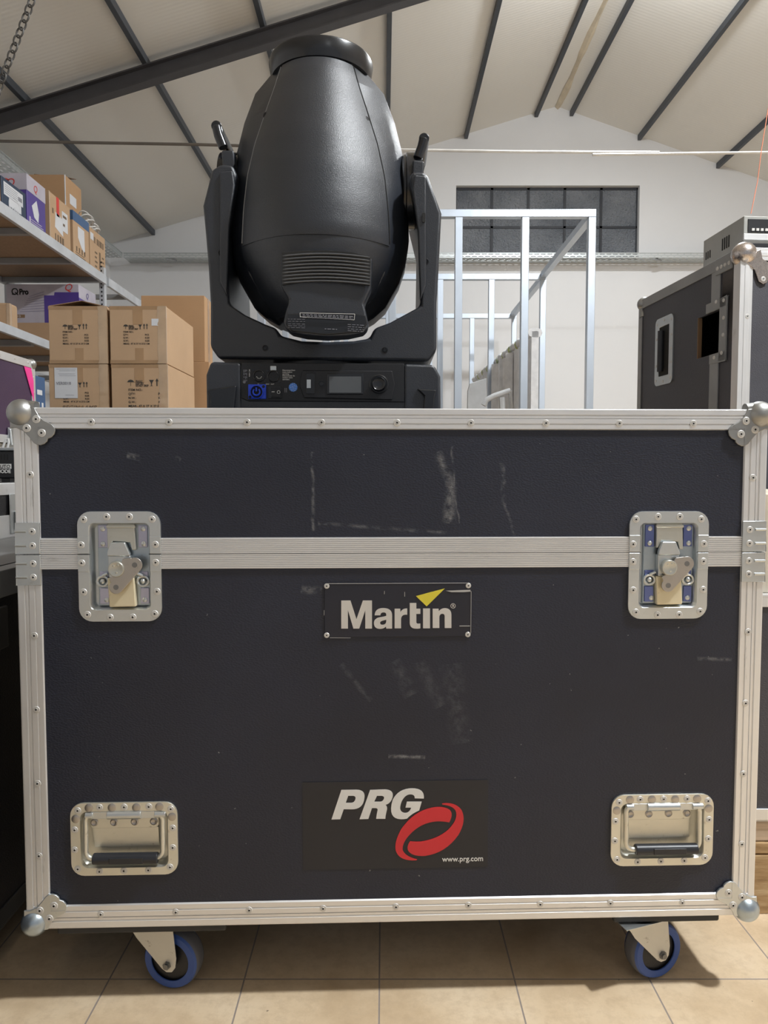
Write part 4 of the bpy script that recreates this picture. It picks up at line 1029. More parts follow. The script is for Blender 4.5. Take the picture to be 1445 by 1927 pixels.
# ================================================================ SHELVING LEFT
XS = -1.9
zt_top, zt_bot = PX(0, 382, XS).z, PX(0, 404, XS).z
zl_top, zl_bot = PX(0, 607.3, XS).z, PX(0, 625, XS).z
sy0, sy1, sy2 = 2.9, 4.97, 6.9
xb = -2.58
shf = thing('shelving_rack', (XS, sy0, 0), 'tall white steel shelving rack along the left wall', 'shelving')
def sb(name, x0, x1, y0, y1, z0, z1, mat, bev=0.002):
    return MB().box(x0-XS, x1-XS, y0-sy0, y1-sy0, z0, z1).build(name, mat, shf, bevel=bev)
for y in (sy0, sy1, sy2):
    for x in (XS-0.035, xb):
        mb = MB(); mb.box(x-XS, x-XS+0.035, y-sy0-0.02, y-sy0+0.02, 0, zt_top+0.06 if y == sy1 else zt_top)
        po = mb.build('post', SHELFW, shf, bevel=0.002)
        if x > -2 and y == sy1:
            mb = MB()
            for k_ in range(40): mb.box(x-XS+0.012, x-XS+0.022, y-sy0-0.0206, y-sy0-0.0199, 1.2+k_*0.028, 1.212+k_*0.028)
            mb.build('slot_row', HOLE, po)
            tag(po.children[0], kind='stuff')
for (zt_, zb_, board) in ((zt_top, zt_bot, (sy0, sy1)), (zl_top, zl_bot, (sy0, sy1)), (1.02, 0.97, (sy0, sy2)), (0.42, 0.37, (sy0, sy2))):
    for x in (XS-0.002, xb):
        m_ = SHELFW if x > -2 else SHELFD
        sb('beam', x-0.001, x+0.020, sy0, sy1-0.021, zb_, zt_, SHELFW); sb('beam', x-0.001, x+0.020, sy1+0.021, sy2, zb_, zt_, SHELFW)
    sb('shelf_board', xb+0.02, XS-0.004, board[0], board[1]-0.021, zt_-0.022, zt_-0.006, CHIP, 0)
    for y in (sy0+0.4, (sy0+sy1)/2, sy1-0.5, sy1-0.07, sy1+0.4, sy2-0.3):
        if y > sy1 and zt_ > 1.2 and y > 6: pass
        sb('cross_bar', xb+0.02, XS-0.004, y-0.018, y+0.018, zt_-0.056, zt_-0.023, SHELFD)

# ---------------------------------------------------------------- boxes
def carton(name, label, cat, x0, x1, y0, y1, z0, z1, mat, group=None, rz=0, bev=0.003):
    """thing at the box's base centre; returns (root, half w, half d, h)"""
    t = thing(name, ((x0+x1)/2, (y0+y1)/2, z0), label, cat, group, rz)
    a, b, h = (x1-x0)/2, (y1-y0)/2, z1-z0
    MB().box(-a, a, -b, b, 0.0003, h-0.0003).build('box_body', mat, t, bevel=bev)
    return t, a, b, h
RX = (math.pi/2, 0, math.pi/2)     # text facing +X
SC = 3.3/1350
def printed_carton(label, px0, px1, z1, dz, Y, group='identical printed cartons in the front stack', kind=0):
    x0, x1 = P(px0, 600, Y).x, P(px1, 600, Y).x
    t, a, b, h = carton('cardboard_carton', label, 'box', x0, x1, Y, Y+0.47, z1-dz, z1, CARD, group)
    f = -b-0.0012
    w_ = 2*a
    mb = MB(); mb.box(-a+0.62*w_*0.7, -a+0.62*w_*0.7+0.10*w_, f+0.0002, -b, 0, 0); 
    cx_ = -a+w_*0.50
    for bx_ in ((cx_-0.022, cx_+0.022, -b-0.0009, h*0.68, h), (cx_-0.014, cx_+0.024, -b-0.0009, 0.002, h*0.27), (-a, a, -b-0.0006, h-0.016, h), (-a, a, -b-0.0006, 0, 0.016)):
        MB().box(bx_[0], bx_[1], bx_[2], -b+0.001, bx_[3], bx_[4]).build('brown_tape', TAPE, t)
    mw = MB(); random.seed(int(px0)); rings = []
    for k_ in range(22):
        zc_ = h*k_/21; rings.append([(a-0.042+0.006*random.random(), -b-0.0008, zc_), (a-0.02, -b-0.0022-0.003*random.random(), zc_), (a+0.002, -b-0.002, zc_), (a+0.002, -b+0.004, zc_), (a-0.03, -b+0.001, zc_)])
    mw.loft(rings); mw.build('wrinkled_tape', CLEAR_T, t, ang=20)
    X = lambda u_: -a+w_*u_
    Z = lambda v_: h*v_
    if kind == 0:
        big = 1.0; xt = 0.24
        tx = X(xt); s_ = 0.0105; z_ = 0.62
    else:
        tx = X(0.30); s_ = 0.0145; z_ = 0.66
    text('FRAGILE\nKEEP DRY\nDO NOT DROP', s_*0.95, INK, t, (tx+0.028*s_/0.0105*0.9, f, Z(z_+0.025)), bold=0.02, lsp=0.72, width=0.042*s_/0.0105)
    mi = MB(); ux = tx+0.012; uz = Z(z_+0.035)
    sc_ = s_/0.0105
    mi.prism([(ux-0.012*sc_, uz-0.002), (ux-0.007*sc_, uz+0.005*sc_), (ux, uz+0.007*sc_), (ux+0.007*sc_, uz+0.005*sc_), (ux+0.012*sc_, uz-0.002)], f, f+0.0006)
    mi.box(ux-0.0008, ux+0.0008, f, f+0.0006, uz-0.014*sc_, uz)
    gx = tx+0.079*sc_*0.98; mi.prism([(gx-0.008*sc_, uz+0.006*sc_), (gx+0.008*sc_, uz+0.006*sc_), (gx+0.002*sc_, uz-0.004*sc_), (gx+0.001, uz-0.012*sc_), (gx+0.005*sc_, uz-0.014*sc_), (gx-0.005*sc_, uz-0.014*sc_), (gx-0.001, uz-0.012*sc_), (gx-0.002*sc_, uz-0.004*sc_)], f, f+0.0006)
    for ax_ in (gx+0.018*sc_, gx+0.031*sc_):
        mi.prism([(ax_-0.0016*sc_, uz-0.014*sc_), (ax_+0.0016*sc_, uz-0.014*sc_), (ax_+0.0016*sc_, uz+0.002*sc_), (ax_+0.005*sc_, uz+0.002*sc_), (ax_, uz+0.011*sc_), (ax_-0.005*sc_, uz+0.002*sc_), (ax_-0.0016*sc_, uz+0.002*sc_)], f, f+0.0006)
    mi.build('handling_symbols', INK, t)
    ls = 0.0175*sc_
    for i, l in enumerate(('ITEM NO.:', 'QTY:', 'N.W.:', 'G.W.:', 'MEAS:  47 X 27 X 27.5 CM')):
        text(l, s_*1.02, INK, t, (tx, f, uz-0.030*sc_-i*ls*0.76), bold=0.012, width=(0.118*sc_ if i == 4 else None))
    for i, l in enumerate(('PCS', 'KGS', 'KGS')):
        text(l, s_*1.02, INK, t, (tx+0.099*sc_, f, uz-0.030*sc_-(i+1)*ls*0.76), bold=0.012)
    return t, a, b, h
CHT = 0.2585
zc1 = P(200, 576, 3.3).z
# upper left with flaps
t, a, b, h = printed_carton('printed carton with raised open flaps, upper left of the front stack', 91, 200.5, zc1, CHT, 3.3)
mf = MB(); mf.obox((0.04, -0.05, h+0.02), Vector((0.085, 0, 0.002)), Vector((0, 0.085, 0.026)), Vector((0, 0, 0.0015)))
pk = MB(); zf = h
pk.loft([[(-a+0.004, -b+0.005, zf), (-0.0, -b+0.05, zf+0.034), (0.0, -b+0.05, zf+0.037), (-a, -b+0.005, zf+0.003)], [(-a+0.004, b-0.1, zf), (-0.0, b-0.1, zf+0.034), (0.0, b-0.1, zf+0.037), (-a, b-0.1, zf+0.003)]])
pk.loft([[(a-0.004, -b+0.03, zf), (0.0, -b+0.05, zf+0.034), (0.0, -b+0.05, zf+0.037), (a, -b+0.03, zf+0.003)], [(a-0.004, b-0.1, zf), (0.0, b-0.1, zf+0.034), (0.0, b-0.1, zf+0.037), (a, b-0.1, zf+0.003)]])
pk.build('open_flap', CARD_D, t)
t, a, b, h = printed_carton('printed carton with a small white sticker, upper right of the front stack', 206, 312, zc1, CHT, 3.3)
MB().box(a-0.065, a-0.033, -b-0.0012, -b, h*0.66, h*0.78).build('white_sticker', PAPER, t)
t, a, b, h = printed_carton('printed carton with a white paper label reading VER0018, lower left of the front stack', 89, 200, zc1-CHT-0.003, CHT, 3.3)
pl_ = MB().box(-a+0.027, -a+0.131, -b-0.0025, -b-0.0016, 0.105, 0.243).build('paper_label', PAPER, t)
text('VER0018', 0.0185, GREYINK, pl_, (-a+0.034, -b-0.0031, 0.166), bold=0.015, width=0.068)
mb = MB()
for z_, x0, x1 in ((0.236, 0.036, 0.125), (0.228, 0.05, 0.122), (0.214, 0.045, 0.12), (0.206, 0.05, 0.124), (0.118, 0.075, 0.115)): mb.box(-a+x0, -a+x1, -b-0.0029, -b-0.0024, z_, z_+0.0014)
mb.build('fine_print', GREYINK, pl_)
text('BEGIN LAMP', 0.024, INK_S, t, (-a+0.055, -b-0.0016, 0.056), shear=0.35, width=0.16, name='handwriting')
t, a, b, h = printed_carton('printed carton with large handling text, lower right of the front stack', 207, 313, zc1-CHT-0.003, CHT, 3.3, kind=1)
zt_ = zc1-2*CHT-0.0045
tb = thing('work_table', (-1.27, 3.55, 0), 'plain table under the stacked cartons behind the big case', 'table')
MB().box(-0.30, 0.30, -0.27, 0.25, zt_-0.04, zt_-0.001).build('table_top', WOODL, tb)
for x_ in (-0.26, 0.26):
    for y_ in (-0.23, 0.21): MB().box(x_-0.02, x_+0.02, y_-0.02, y_+0.02, 0, zt_-0.04).build('leg', SHELFD, tb)
# big boxes behind
Yb = 3.86
x0, x1 = P(266, 600, Yb).x, P(385, 600, Yb).x; zb1, zb0 = P(300, 556, Yb).z, P(300, 681, Yb).z
t, a, b, h = carton('cardboard_carton', 'large plain tan carton standing behind the front stack', 'box', x0, x1, Yb, Yb+0.17, zb0, zb1, CARD2)
MB().box(a-0.0005, a+0.001, -0.02, 0.02, 0.0, h).build('brown_tape', TAPE, t)
t, a, b, h = carton('cardboard_carton', 'tan carton beneath the large plain one, beside the stage light', 'box', x0+0.02, P(394, 600, Yb).x, Yb-0.02, Yb+0.2, zb0-0.34, zb0-0.002, CARD2)
zb = zb0-0.342
carton('cardboard_carton', 'tall tan carton at the bottom behind the front stack', 'box', x0+0.02, P(392, 600, Yb).x, Yb-0.02, Yb+0.2, 0.0, zb-0.002, CARD2)

# top shelf boxes: front plane X
XF = -1.925
def yat(px, X=XF): return PX(px, 500, X).y
ZS_ = zt_top
def sbox(label, pxn, pxf, pyn, mat, dep, X=XF, z0=ZS_-0.006, name='cardboard_box', cat='box', zoff=0.0):
    y0, y1 = yat(pxn, X), yat(pxf, X); zt_ = PX(pxn, pyn, X).z
    return (*carton(name, label, cat, X-dep, X, y0, y1, z0+zoff, zt_, mat), y0, y1)
# 1
t, a, b, h, y0, y1 = sbox('plain tan carton at the left photo edge on the top shelf', -40, 5, 268, CARD2, 0.35)
# 2 navy
t, a, b, h, y0, y1 = sbox('dark blue shipping box with white labels on the top shelf', 7, 52, 333, NAVY, 0.17)
MB().box(a, a+0.001, -b+0.02*1, b-0.035, h-0.085, h-0.020).build('shipping_label', PAPER, t)
MB().box(a, a+0.001, -b+0.07, b-0.055, 0.040, 0.085).build('name_label', PAPER, t)
mb = MB()
for k_ in range(5): mb.box(a+0.0005, a+0.0016, -b+0.03, b-0.09, h-0.033-k_*0.010, h-0.031-k_*0.010)
mb.box(a+0.0005, a+0.0016, b-0.085, b-0.045, h-0.066, h-0.045); mb.build('label_print', GREYINK, t)
mb = MB(); mb.tube([(a+0.001, -0.004+0.055*math.cos(k_*0.25), 0.055+0.045*math.sin(k_*0.25)) for k_ in range(25)], 0.0012, 6, closed=True); mb.build('oval_outline', PAPER, t)
text('sooinu', 0.034, PAPER, t, (a+0.0022, -b+0.062, 0.030), rot=RX, bold=0.02, width=0.10)
# 3 purple/white
def qlogo(t, loc, rot, s):
    text('Q', s, RED, t, loc, rot=rot, bold=0.0, shear=0.25, name='logo_letter')
t, a, b, h, y0, y1 = sbox('white and purple lamp box between the navy box and the red-taped box', 54, 88, 330, VIOLET, 0.34)
mb = MB(); mb.box(-a-0.001, a+0.001, -b-0.001, b+0.001, h-0.085, h+0.001); mb.build('white_band', LILAC, t)
text('Q', 0.065, REDTAPE, t, (a-0.15, -b-0.0018, h-0.070), shear=0.25, name='logo_letter'); text('ISTAR', 0.024, REDTAPE, t, (a-0.108, -b-0.0018, h-0.070), name='logo_letter', bold=0.01) if False else None
text('Q', 0.060, REDTAPE, t, (a-0.115, -b-0.0018, h-0.068), shear=0.25, name='logo_letter')
text('Q', 0.055, REDTAPE, t, (a+0.0018, -0.035, h-0.065), rot=RX, shear=0.25, name='logo_letter')
MB().prism([(-0.055, 0.13), (0.0, 0.175), (0.025, 0.11), (0.015, 0.06), (-0.03, 0.075)], a, a+0.0015, plane='yz').build('white_label', PAPER, t)
mb = MB(); mb.box(a, a+0.001, -b, b, 0.0, 0.018); mb.box(a, a+0.0012, -b+0.02, -b+0.035, 0.035, 0.065); mb.box(a, a+0.0012, -b+0.04, b-0.03, 0.040, 0.044); mb.box(a, a+0.0012, -b+0.04, b-0.05, 0.052, 0.056); mb.build('print_lines', LILAC, t)
# 4 red tape
t, a, b, h, y0, y1 = sbox('brown carton with a red tape strip and two white labels on the top shelf', 95, 134, 361, CARD, 0.20)
MB().box(a, a+0.001, -0.045, -0.010, h-0.11, h).build('red_tape', REDTAPE, t)
MB().prism([(-0.07, 0.11), (-0.06, 0.20), (0.03, 0.185), (0.035, 0.085)], a, a+0.001, plane='yz').build('white_label', PAPER, t)
MB().box(a, a+0.0015, 0.025, 0.10, 0.12, 0.235).build('white_label', PAPER, t)
mb = MB()
for k_ in range(4): mb.box(a, a+0.0008, -0.07+k_*0.03, -0.058+k_*0.034, 0.035, 0.075)
mb.box(a, a+0.0008, -0.10, -0.085, 0.18, 0.21); mb.box(a+0.0015, a+0.0019, 0.035, 0.085, 0.20, 0.215); mb.box(a+0.0015, a+0.0019, 0.035, 0.06, 0.15, 0.165); mb.build('print_marks', INK_S, t)
MB().box(a-0.002, a+0.001, -b-0.001, -b+0.012, 0, h).build('shiny_tape_edge', CLEAR_T, t)
# 6 blue top
t, a, b, h, y0, y1 = sbox('brown carton with a blue printed top band on the top shelf', 139, 168.5, 397, CARD, 0.11)
MB().box(-a-0.001, a+0.001, -b-0.001, b+0.001, h-0.058, h+0.001).build('blue_band', BOXBLUE, t)
MB().prism([(-0.05, h-0.075), (0.045, h-0.075), (0.050, 0.075), (0.0, 0.10), (-0.05, 0.15)], a, a+0.001, plane='yz').build('white_label', PAPER, t)
mb = MB()
for k_ in range(4): mb.box(a, a+0.001, -0.08+k_*0.04, -0.065+k_*0.04, 0.06, 0.09)
for k_ in range(3): mb.box(a, a+0.001, -0.09, 0.08-0.02*k_, 0.022+k_*0.014, 0.026+k_*0.014)
mb.build('print_marks', INK_S, t)
# 7 printed
t, a, b, h, y0, y1 = sbox('brown carton with black print and a white square at the end of the top shelf', 170, 198.5, 427, CARD, 0.11)
MB().box(a, a+0.001, -b+0.01, -b+0.06, h-0.075, h-0.03).build('white_label', PAPER, t)
mb = MB()
for k_, (w_, g_) in enumerate(((.012, 0), (.004, 1), (.016, 0), (.014, 1), (.018, 0), (.012, 1), (.016, 0))):
    yy_ = -b+0.068+k_*0.024; mb.box(a, a+0.001, yy_, yy_+w_, h-0.085, h-0.045); 
mb.build('bold_print', INK_S, t)
mb = MB()
for k_ in range(4):
    mb.box(a, a+0.001, -0.05, -0.02+0.01*(k_ % 2), 0.045+k_*0.03, 0.056+k_*0.03); mb.box(a, a+0.001, 0.07, 0.10, 0.045+k_*0.028, 0.056+k_*0.028)
mb.box(a, a+0.001, 0.02, 0.045, 0.05, 0.16); mb.build('print_marks', INK_S, t)
ztop7 = ZS_-0.006+h; yc7 = (y0+y1)/2
# 5 tall behind
t, a, b, h, y0, y1 = sbox('tall brown carton with an open flap standing behind the red-taped box', 126, 156, 332, CARD2, 0.38, X=-2.06)
MB().box(a, a+0.001, -0.06, 0.04, h-0.16, h-0.095).build('white_label', PAPER, t)
MB().loft([[(a-0.2, -b, h), (a, -b+0.05, h), (a, -b+0.055, h+0.003), (a-0.2, -b, h+0.003)], [(a-0.2, b-0.04, h+0.05), (a-0.02, b-0.03, h+0.055), (a-0.02, b-0.03, h+0.058), (a-0.2, b-0.04, h+0.053)]]).build('open_flap', CARD_D, t)
MB().box(a-0.004, a+0.001, -b-0.001, -b+0.006, 0, h).build('shiny_tape_edge', PAPER, t)
# cable coils on 7
for i, (dx, dy, dz, rr_) in enumerate(((-0.055, -0.05, 0.008, 0.085), (-0.06, 0.06, 0.004, 0.075), (-0.13, -0.14, 0.12, 0.05))):
    mb = MB()
    for k_ in range(4 if i < 2 else 3):
        r0 = rr_-0.008*k_; zz0 = ztop7+dz+0.016+k_*0.017
        mb.tube([(XF+dx+r0*0.6*math.cos(t_*0.25), yc7+dy+r0*math.sin(t_*0.25), zz0+0.030*math.sin(t_*0.25+i+k_)) for t_ in range(25)], 0.0040, 8, closed=True)
    if i == 2: mb.box(XF+dx-0.03, XF+dx+0.0, yc7+dy-0.02, yc7+dy+0.02, ztop7, ztop7+dz+0.02)
    if i < 2: tag(mb.build('cable_coil', WHITE), ('white cable coil on the end carton, nearer of the two', 'white cable coil on the end carton, beside the rack end')[i], 'cable')

# second shelf: Q Pro box
X2 = -1.95
yq0, yq1 = yat(147, X2), yat(179, X2)
zq1 = PX(147, 534, X2).z; zq0 = P(60, 608, yq0).z
t, a, b, h = carton('lamp_carton', 'brown base carton under the white lamp box on the middle shelf', 'box', -2.40, X2+0.01, yq0-0.02, yq1, zl_top-0.006, zq0-0.001, CARD)
xq0 = P(13, 600, yq0).x
t, a, b, h = carton('lamp_box', 'white and purple lamp box printed Q Pro on the middle shelf', 'box', xq0, X2, yq0, yq1, zq0, zq1, LILAC)
kq = yq0/1350.0
qx = lambda px: P(px, 600, yq0).x-(xq0+X2)/2
qz = lambda py: P(80, py, yq0).z-zq0
f = -b-0.001
mb = MB(); mb.prism([(qx(84), qz(556)), (qx(103), qz(556)), (qx(104), qz(550)), (a, qz(550)), (a, 0), (qx(84), 0)], f, -b); mb.build('purple_print', VIOLET, t)
MB().box(a, a+0.001, -b, b, 0, h-0.085).build('purple_side', VIOLET, t)
text('Pro', 0.048, HOLE, t, (qx(37.5), f-0.0005, qz(554)), bold=0.05, width=qx(55)-qx(37.5))
mb = MB(); c_ = (qx(29.5), qz(548.5)); mb.tube([(c_[0]+0.018*math.cos(R(t_)), f, c_[1]+0.018*math.sin(R(t_))) for t_ in range(0, 360, 20)], 0.0032, 8, closed=True)
mb.tube([(c_[0]+0.002, f, c_[1]-0.006), (c_[0]+0.020, f, c_[1]-0.022)], 0.0032, 8); mb.tube([(c_[0]-0.018, f, c_[1]-0.017), (c_[0]+0.002, f, c_[1]-0.02)], 0.0028, 8); mb.build('round_logo', HOLE, t)
text('Q', 0.062, REDTAPE, t, (qx(122), f-0.0006, qz(547)), shear=0.25, name='logo_letter')
text('Q', 0.05, VIOLET, t, (a+0.0016, -0.03, h-0.062), rot=RX, shear=0.25, name='logo_letter')
mb = MB()
for k_ in range(8):
    z0 = qz(586)+k_*0.0135*1.1; xl_ = qx(36+ (8-abs(k_-1))*0.3+k_*2.8); xr_ = qx(84)
    mb.prism([(xl_, z0*0.92+0.002), (xr_, z0+0.004*k_*0.6), (xr_, z0+0.004*k_*0.6+0.006), (xl_, z0*0.92+0.006)], f, -b)
mb.build('lamp_picture', GREYPL if False else plain('print_lavender_grey', (0.33, 0.31, 0.40), 0.4), t)
mb = MB(); mb.box(qx(30), qx(47), f-0.0004, -b, qz(598), qz(592)); mb.build('dark_strip', CARD_D, t)
mb = MB()
for px_ in (32.5, 37.5): c_ = (qx(px_), qz(595)); mb.tube([(c_[0]+0.005*math.cos(R(t_)), f-0.0008, c_[1]+0.005*math.sin(R(t_))) for t_ in range(0, 360, 30)], 0.0012, 6, closed=True)
mb.build('strip_icons', PAPER, t)
# small wrapped box
y0, y1 = yat(16, X2), yat(28, X2)
t, a, b, h = carton('wrapped_parcel', 'small tan parcel wrapped in shiny tape at the left edge of the middle shelf', 'parcel', -2.25, X2, y0, y1+0.02, zl_top-0.006, P(10, 569, y0).z, CARD, bev=0.012)
MB().box(a-0.02, a+0.002, -b-0.002, -b+0.02, 0, h*0.98).build('shiny_tape', CLEAR_T, t, bevel=0.004)

# ================================================================ LEFT CASES
def edge_case(name, label, x0, x1, y0, y1, z0, z1, mat, rw=0.03, alu=None, rz=0, origin=None, cat='flight case', balls=True):
    alu = alu or ALU_X
    ox, oy = origin or ((x0+x1)/2, (y0+y1)/2)
    t = thing(name, (ox, oy, z0), label, cat, rz=rz)
    a0, a1, b0, b1, h = x0-ox, x1-ox, y0-oy, y1-oy, z1-z0
    MB().box(a0+0.002, a1-0.002, b0+0.002, b1-0.002, 0.002, h-0.002).build('shell', mat, t)
    mb = MB(); e = 0.0015
    def L(axis, c1, s1, c2, s2, l0, l1):   # L profile edge: two thin legs
        for (da, db) in ((rw, 0.0035), (0.0035, rw)):
            u0, u1 = sorted((c1, c1+s1*da)); v0, v1 = sorted((c2, c2+s2*db))
            if axis == 'x': mb.box(l0, l1, u0, u1, v0, v1)
            elif axis == 'y': mb.box(u0, u1, l0, l1, v0, v1)
            else: mb.box(u0, u1, v0, v1, l0, l1)
    for (yy, sy) in ((b0-e, 1), (b1+e, -1)):
        for (z_, sz) in ((-e*0, 1), (h+e, -1)): L('x', yy, sy, z_, sz, a0, a1)
    for (xx, sx) in ((a0-e, 1), (a1+e, -1)):
        for (z_, sz) in ((-e*0, 1), (h+e, -1)): L('y', xx, sx, z_, sz, b0, b1)
        for (yy, sy) in ((b0-e, 1), (b1+e, -1)): L('z', xx, sx, yy, sy, 0, h)
    mb.build('aluminium_edges', alu, t, bevel=0.001)
    if balls:
        for xx in (a0, a1):
            for yy in (b0, b1):
                for z_ in ((h,) if balls == 1 else (0.012, h)):
                    mb = MB(); mb.sphere((xx-math.copysign(0.010, xx), yy-math.copysign(0.010, yy), z_-0.010), 0.022, 16)
                    mb.build('ball_corner', STEEL_D, t)
    return t, a0, a1, b0, b1, h
# lower left black case
t, a0, a1, b0, b1, h = edge_case('flight_case', 'low black flight case with dark edges at the lower left edge', -1.5, -0.685, 0.75, 2.25, 0.06, 0.697, BLK2, 0.035, alu=plain('blackened_edge', (0.10, 0.105, 0.11), 0.4, 0.6), balls=False)
MB().box(a0+0.04, a1-0.04, b0+0.04, b1-0.04, h+0.0005, h+0.003).build('top_board', plain('grey_top_board', (0.20, 0.20, 0.20), 0.5), t)
mb = MB(); mb.box(a1-0.03, a1+0.005, b0, b1, h-0.045, h+0.004); mb.build('top_edge', SHELFD, t, bevel=0.002)
for yy in (b0+0.15, b1-0.15):
    for xx in (a0+0.15, a1-0.15):
        mb = MB(); mb.cyl((xx, yy, -0.06), (0, 0, 1), 0.03, 0.06); mb.build('foot', RUBBER, t)
for y_ in (1.05, 1.19, 1.36, 1.6):
    mb = MB(); mb.lathe((a1+0.0015, y_-1.5, 0.018), (1, 0, 0), [(0, 0.006), (0.002, 0.005), (0.002, 0.001)], 14); mb.build('rivet', RIVET, t)
p_ = PX(2, 1172, -0.685)
mb = MB(); mb.box(a1, a1+0.008, p_.y-1.5-0.04, p_.y-1.5+0.01, p_.z-0.06-0.045, p_.z-0.06+0.03); mb.build('latch', STEEL_W2, t, bevel=0.002)
# small case on it
t, a0, a1, b0, b1, h = edge_case('flight_case', 'small flat flight case with aluminium edges at the left edge, under the black device', -1.5, -1.004, 1.45, 2.25, 0.7005, 0.846, BLK2, 0.032, balls=False)
MB().box(a1-0.002, a1+0.003, b0, b1, h*0.0+0.002, h*0.42).build('ribbed_edge', ALU_X, t, bevel=0.001)
yl = 1.935-1.85
mb = MB(); mb.box(a1+0.002, a1+0.006, yl-0.02, yl+0.05, 0.01, 0.118); mb.box(a1+0.006, a1+0.014, yl, yl+0.03, 0.02, 0.07); mb.build('latch', ZINC, t, bevel=0.004)
# device AUTO MODE
yd = 2.02; xr_ = P(28.5, 870, yd).x; zd0 = 0.8485
t = thing('control_unit', ((xr_-0.16), yd+0.09, zd0), 'small black device printed AUTO MODE at the left edge', 'device')
hd_ = P(10, 848, yd).z-zd0
MB().box(-0.16, 0.16, -0.09, 0.09, 0.010, hd_).build('housing', PLASTIC_M, t, bevel=0.004)
MB().box(-0.165, 0.165, -0.094, 0.094, hd_, hd_+0.008).build('lid_plate', SHELFD, t, bevel=0.002)
for xx in (-0.13, 0.128):
    for yy in (-0.07, 0.07): MB().box(xx-0.012, xx+0.012, yy-0.012, yy+0.012, 0, 0.010).build('foot', RUBBER, t)
xx = P(21.5, 880, yd).x-(xr_-0.16); z1 = P(10, 873, yd).z-zd0; z2 = P(10, 882, yd).z-zd0
MB().box(xx-0.075, xx, -0.0912, -0.0898, z2, z1).build('white_block', WHITE, t)
text('AUTO', 0.0135, PLASTIC_M, t, (xx-0.002, -0.0918, z2+0.0018), bold=0.005, align='RIGHT')
text('MODE', 0.0138, WHITE, t, (xx-0.0015, -0.0916, P(10, 890, yd).z-zd0), bold=0.035, align='RIGHT')
mb = MB()
for k_ in range(5): mb.box(xx-0.012-k_*0.0085, xx-0.0085-k_*0.0085, -0.0908, -0.0895, hd_-0.026, hd_-0.010)
mb.build('vent_slots', HOLE, t)
# purple case
XPc = -1.35
zp1 = PX(0, 661, XPc).z; zp0 = PX(0, 832, XPc).z; yp1 = PX(65, 700, XPc).y
t, a0, a1, b0, b1, h = edge_case('flight_case', 'purple flight case with aluminium edges and pink tape on its corner', -1.87, XPc, 1.75, yp1, zp0, zp1, PURP, 0.028, balls=1)
MB().prism([(b1-0.012-0.072, h-0.028), (b1-0.03, h-0.028), (b1-0.014, h-0.075), (b1-0.014, h-0.155)], a1+0.0002, a1+0.0022, plane='yz').build('pink_tape', PINK, t)
for k_ in range(6): 
    mb = MB(); mb.lathe((a1+0.0012, b1-0.05-0.10*k_, h-0.010), (1, 0, 0), [(0, 0.005), (0.002, 0.004), (0.002, 0.001)], 12); mb.build('rivet', RIVET, t)
for k_ in range(3):
    mb = MB(); mb.lathe((a1+0.0012, b1-0.010, h-0.06-0.06*k_), (1, 0, 0), [(0, 0.005), (0.002, 0.004), (0.002, 0.001)], 12); mb.build('rivet', RIVET, t)
pl_ = PX(19, 818, XPc)
mb = MB(); yy = pl_.y-(1.75+yp1)/2; mb.box(a1, a1+0.006, yy-0.02, yy+0.02, -0.02, 0.055); mb.tube([(a1+0.008, yy-0.015, 0.05), (a1+0.014, yy-0.015, -0.01)], 0.005, 8); mb.build('latch', ZINC, t, bevel=0.002)
# support case behind
t, *_ = edge_case('flight_case', 'plain black flight case in the dark behind the left stack', -1.87, -1.365, 2.35, 3.22, 0.0, zp0-0.004, BLK2, 0.03, balls=False)
pc = P(12, 832, 2.2)
mb = MB(); mb.tube([P(4, 846, 2.15), P(9, 832, 2.15), P(12, 827, 2.15), P(16, 826, 2.15), P(16.5, 833, 2.15), P(12, 848, 2.15), P(10, 858, 2.16)], 0.0035, 8)
tag(mb.build('cable_loop', WHITE), 'white cable loop rising behind the black device at the left edge', 'cable')
# blue box
yb0 = 2.9; xb1 = P(66, 700, yb0).x
t, a, b, h = carton('blue_box', 'blue printed box between the purple case and the cartons', 'box', xb1-0.25, xb1, yb0, PX(84.5, 700, xb1).y, zp0-0.002, P(66, 706, yb0).z, BOXBLUE)
for (y0, y1, z0, z1) in ((-0.03, 0.012, -0.075, -0.055), (-0.03, -0.012, -0.165, -0.105), (0.006, 0.020, -0.165, -0.105), (-0.03, 0.02, -0.185, -0.168)):
    MB().box(a, a+0.001, y0, y1, h+z0, h+z1).build('white_print', PAPER, t)

# ================================================================ RIGHT CASE STACK
RXo, RYo = 0.999, 2.045
zr1 = P(1383, 466, RYo).z
rc = thing('flight_case', (RXo, RYo, 0), 'tall black flight case with open latch hole and recessed handle, right behind the big case', 'flight case', rz=R(5.3))
Rinv = (Matrix.Translation((RXo, RYo, 0)) @ Matrix.Rotation(R(5.3), 4, 'Z')).inverted()
def S(px, py, off=0.0):  # on the left side plane x=off -> (y,z)
    d = ray(px, py); o = Rinv @ Vector((0, 0, CH)); dd = Rinv.to_3x3() @ d
    t = (off-o.x)/dd.x; qq = o+dd*t; return (qq.y, qq.z)
D_ = S(1203, 563)[0]; W_ = 0.62; zb0r = 0.13
print('right case depth', D_)
hy0, hy1 = S(1356, 620)[0], S(1313, 620)[0]; hz0, hz1 = S(1335, 668)[1], S(1335, 590)[1]
if hy0 > hy1: hy0, hy1 = hy1, hy0
ys = [0.002, hy0, hy1, D_-0.002]; zs = [zb0r, hz0, hz1, zr1-0.002]
mb = MB()
for i in range(3):
    for j in range(3):
        if i == 1 and j == 1: continue
        mb.box(0.002, 0.011, ys[i], ys[i+1], zs[j], zs[j+1])
mb.build('side_panel', BLK3, rc)
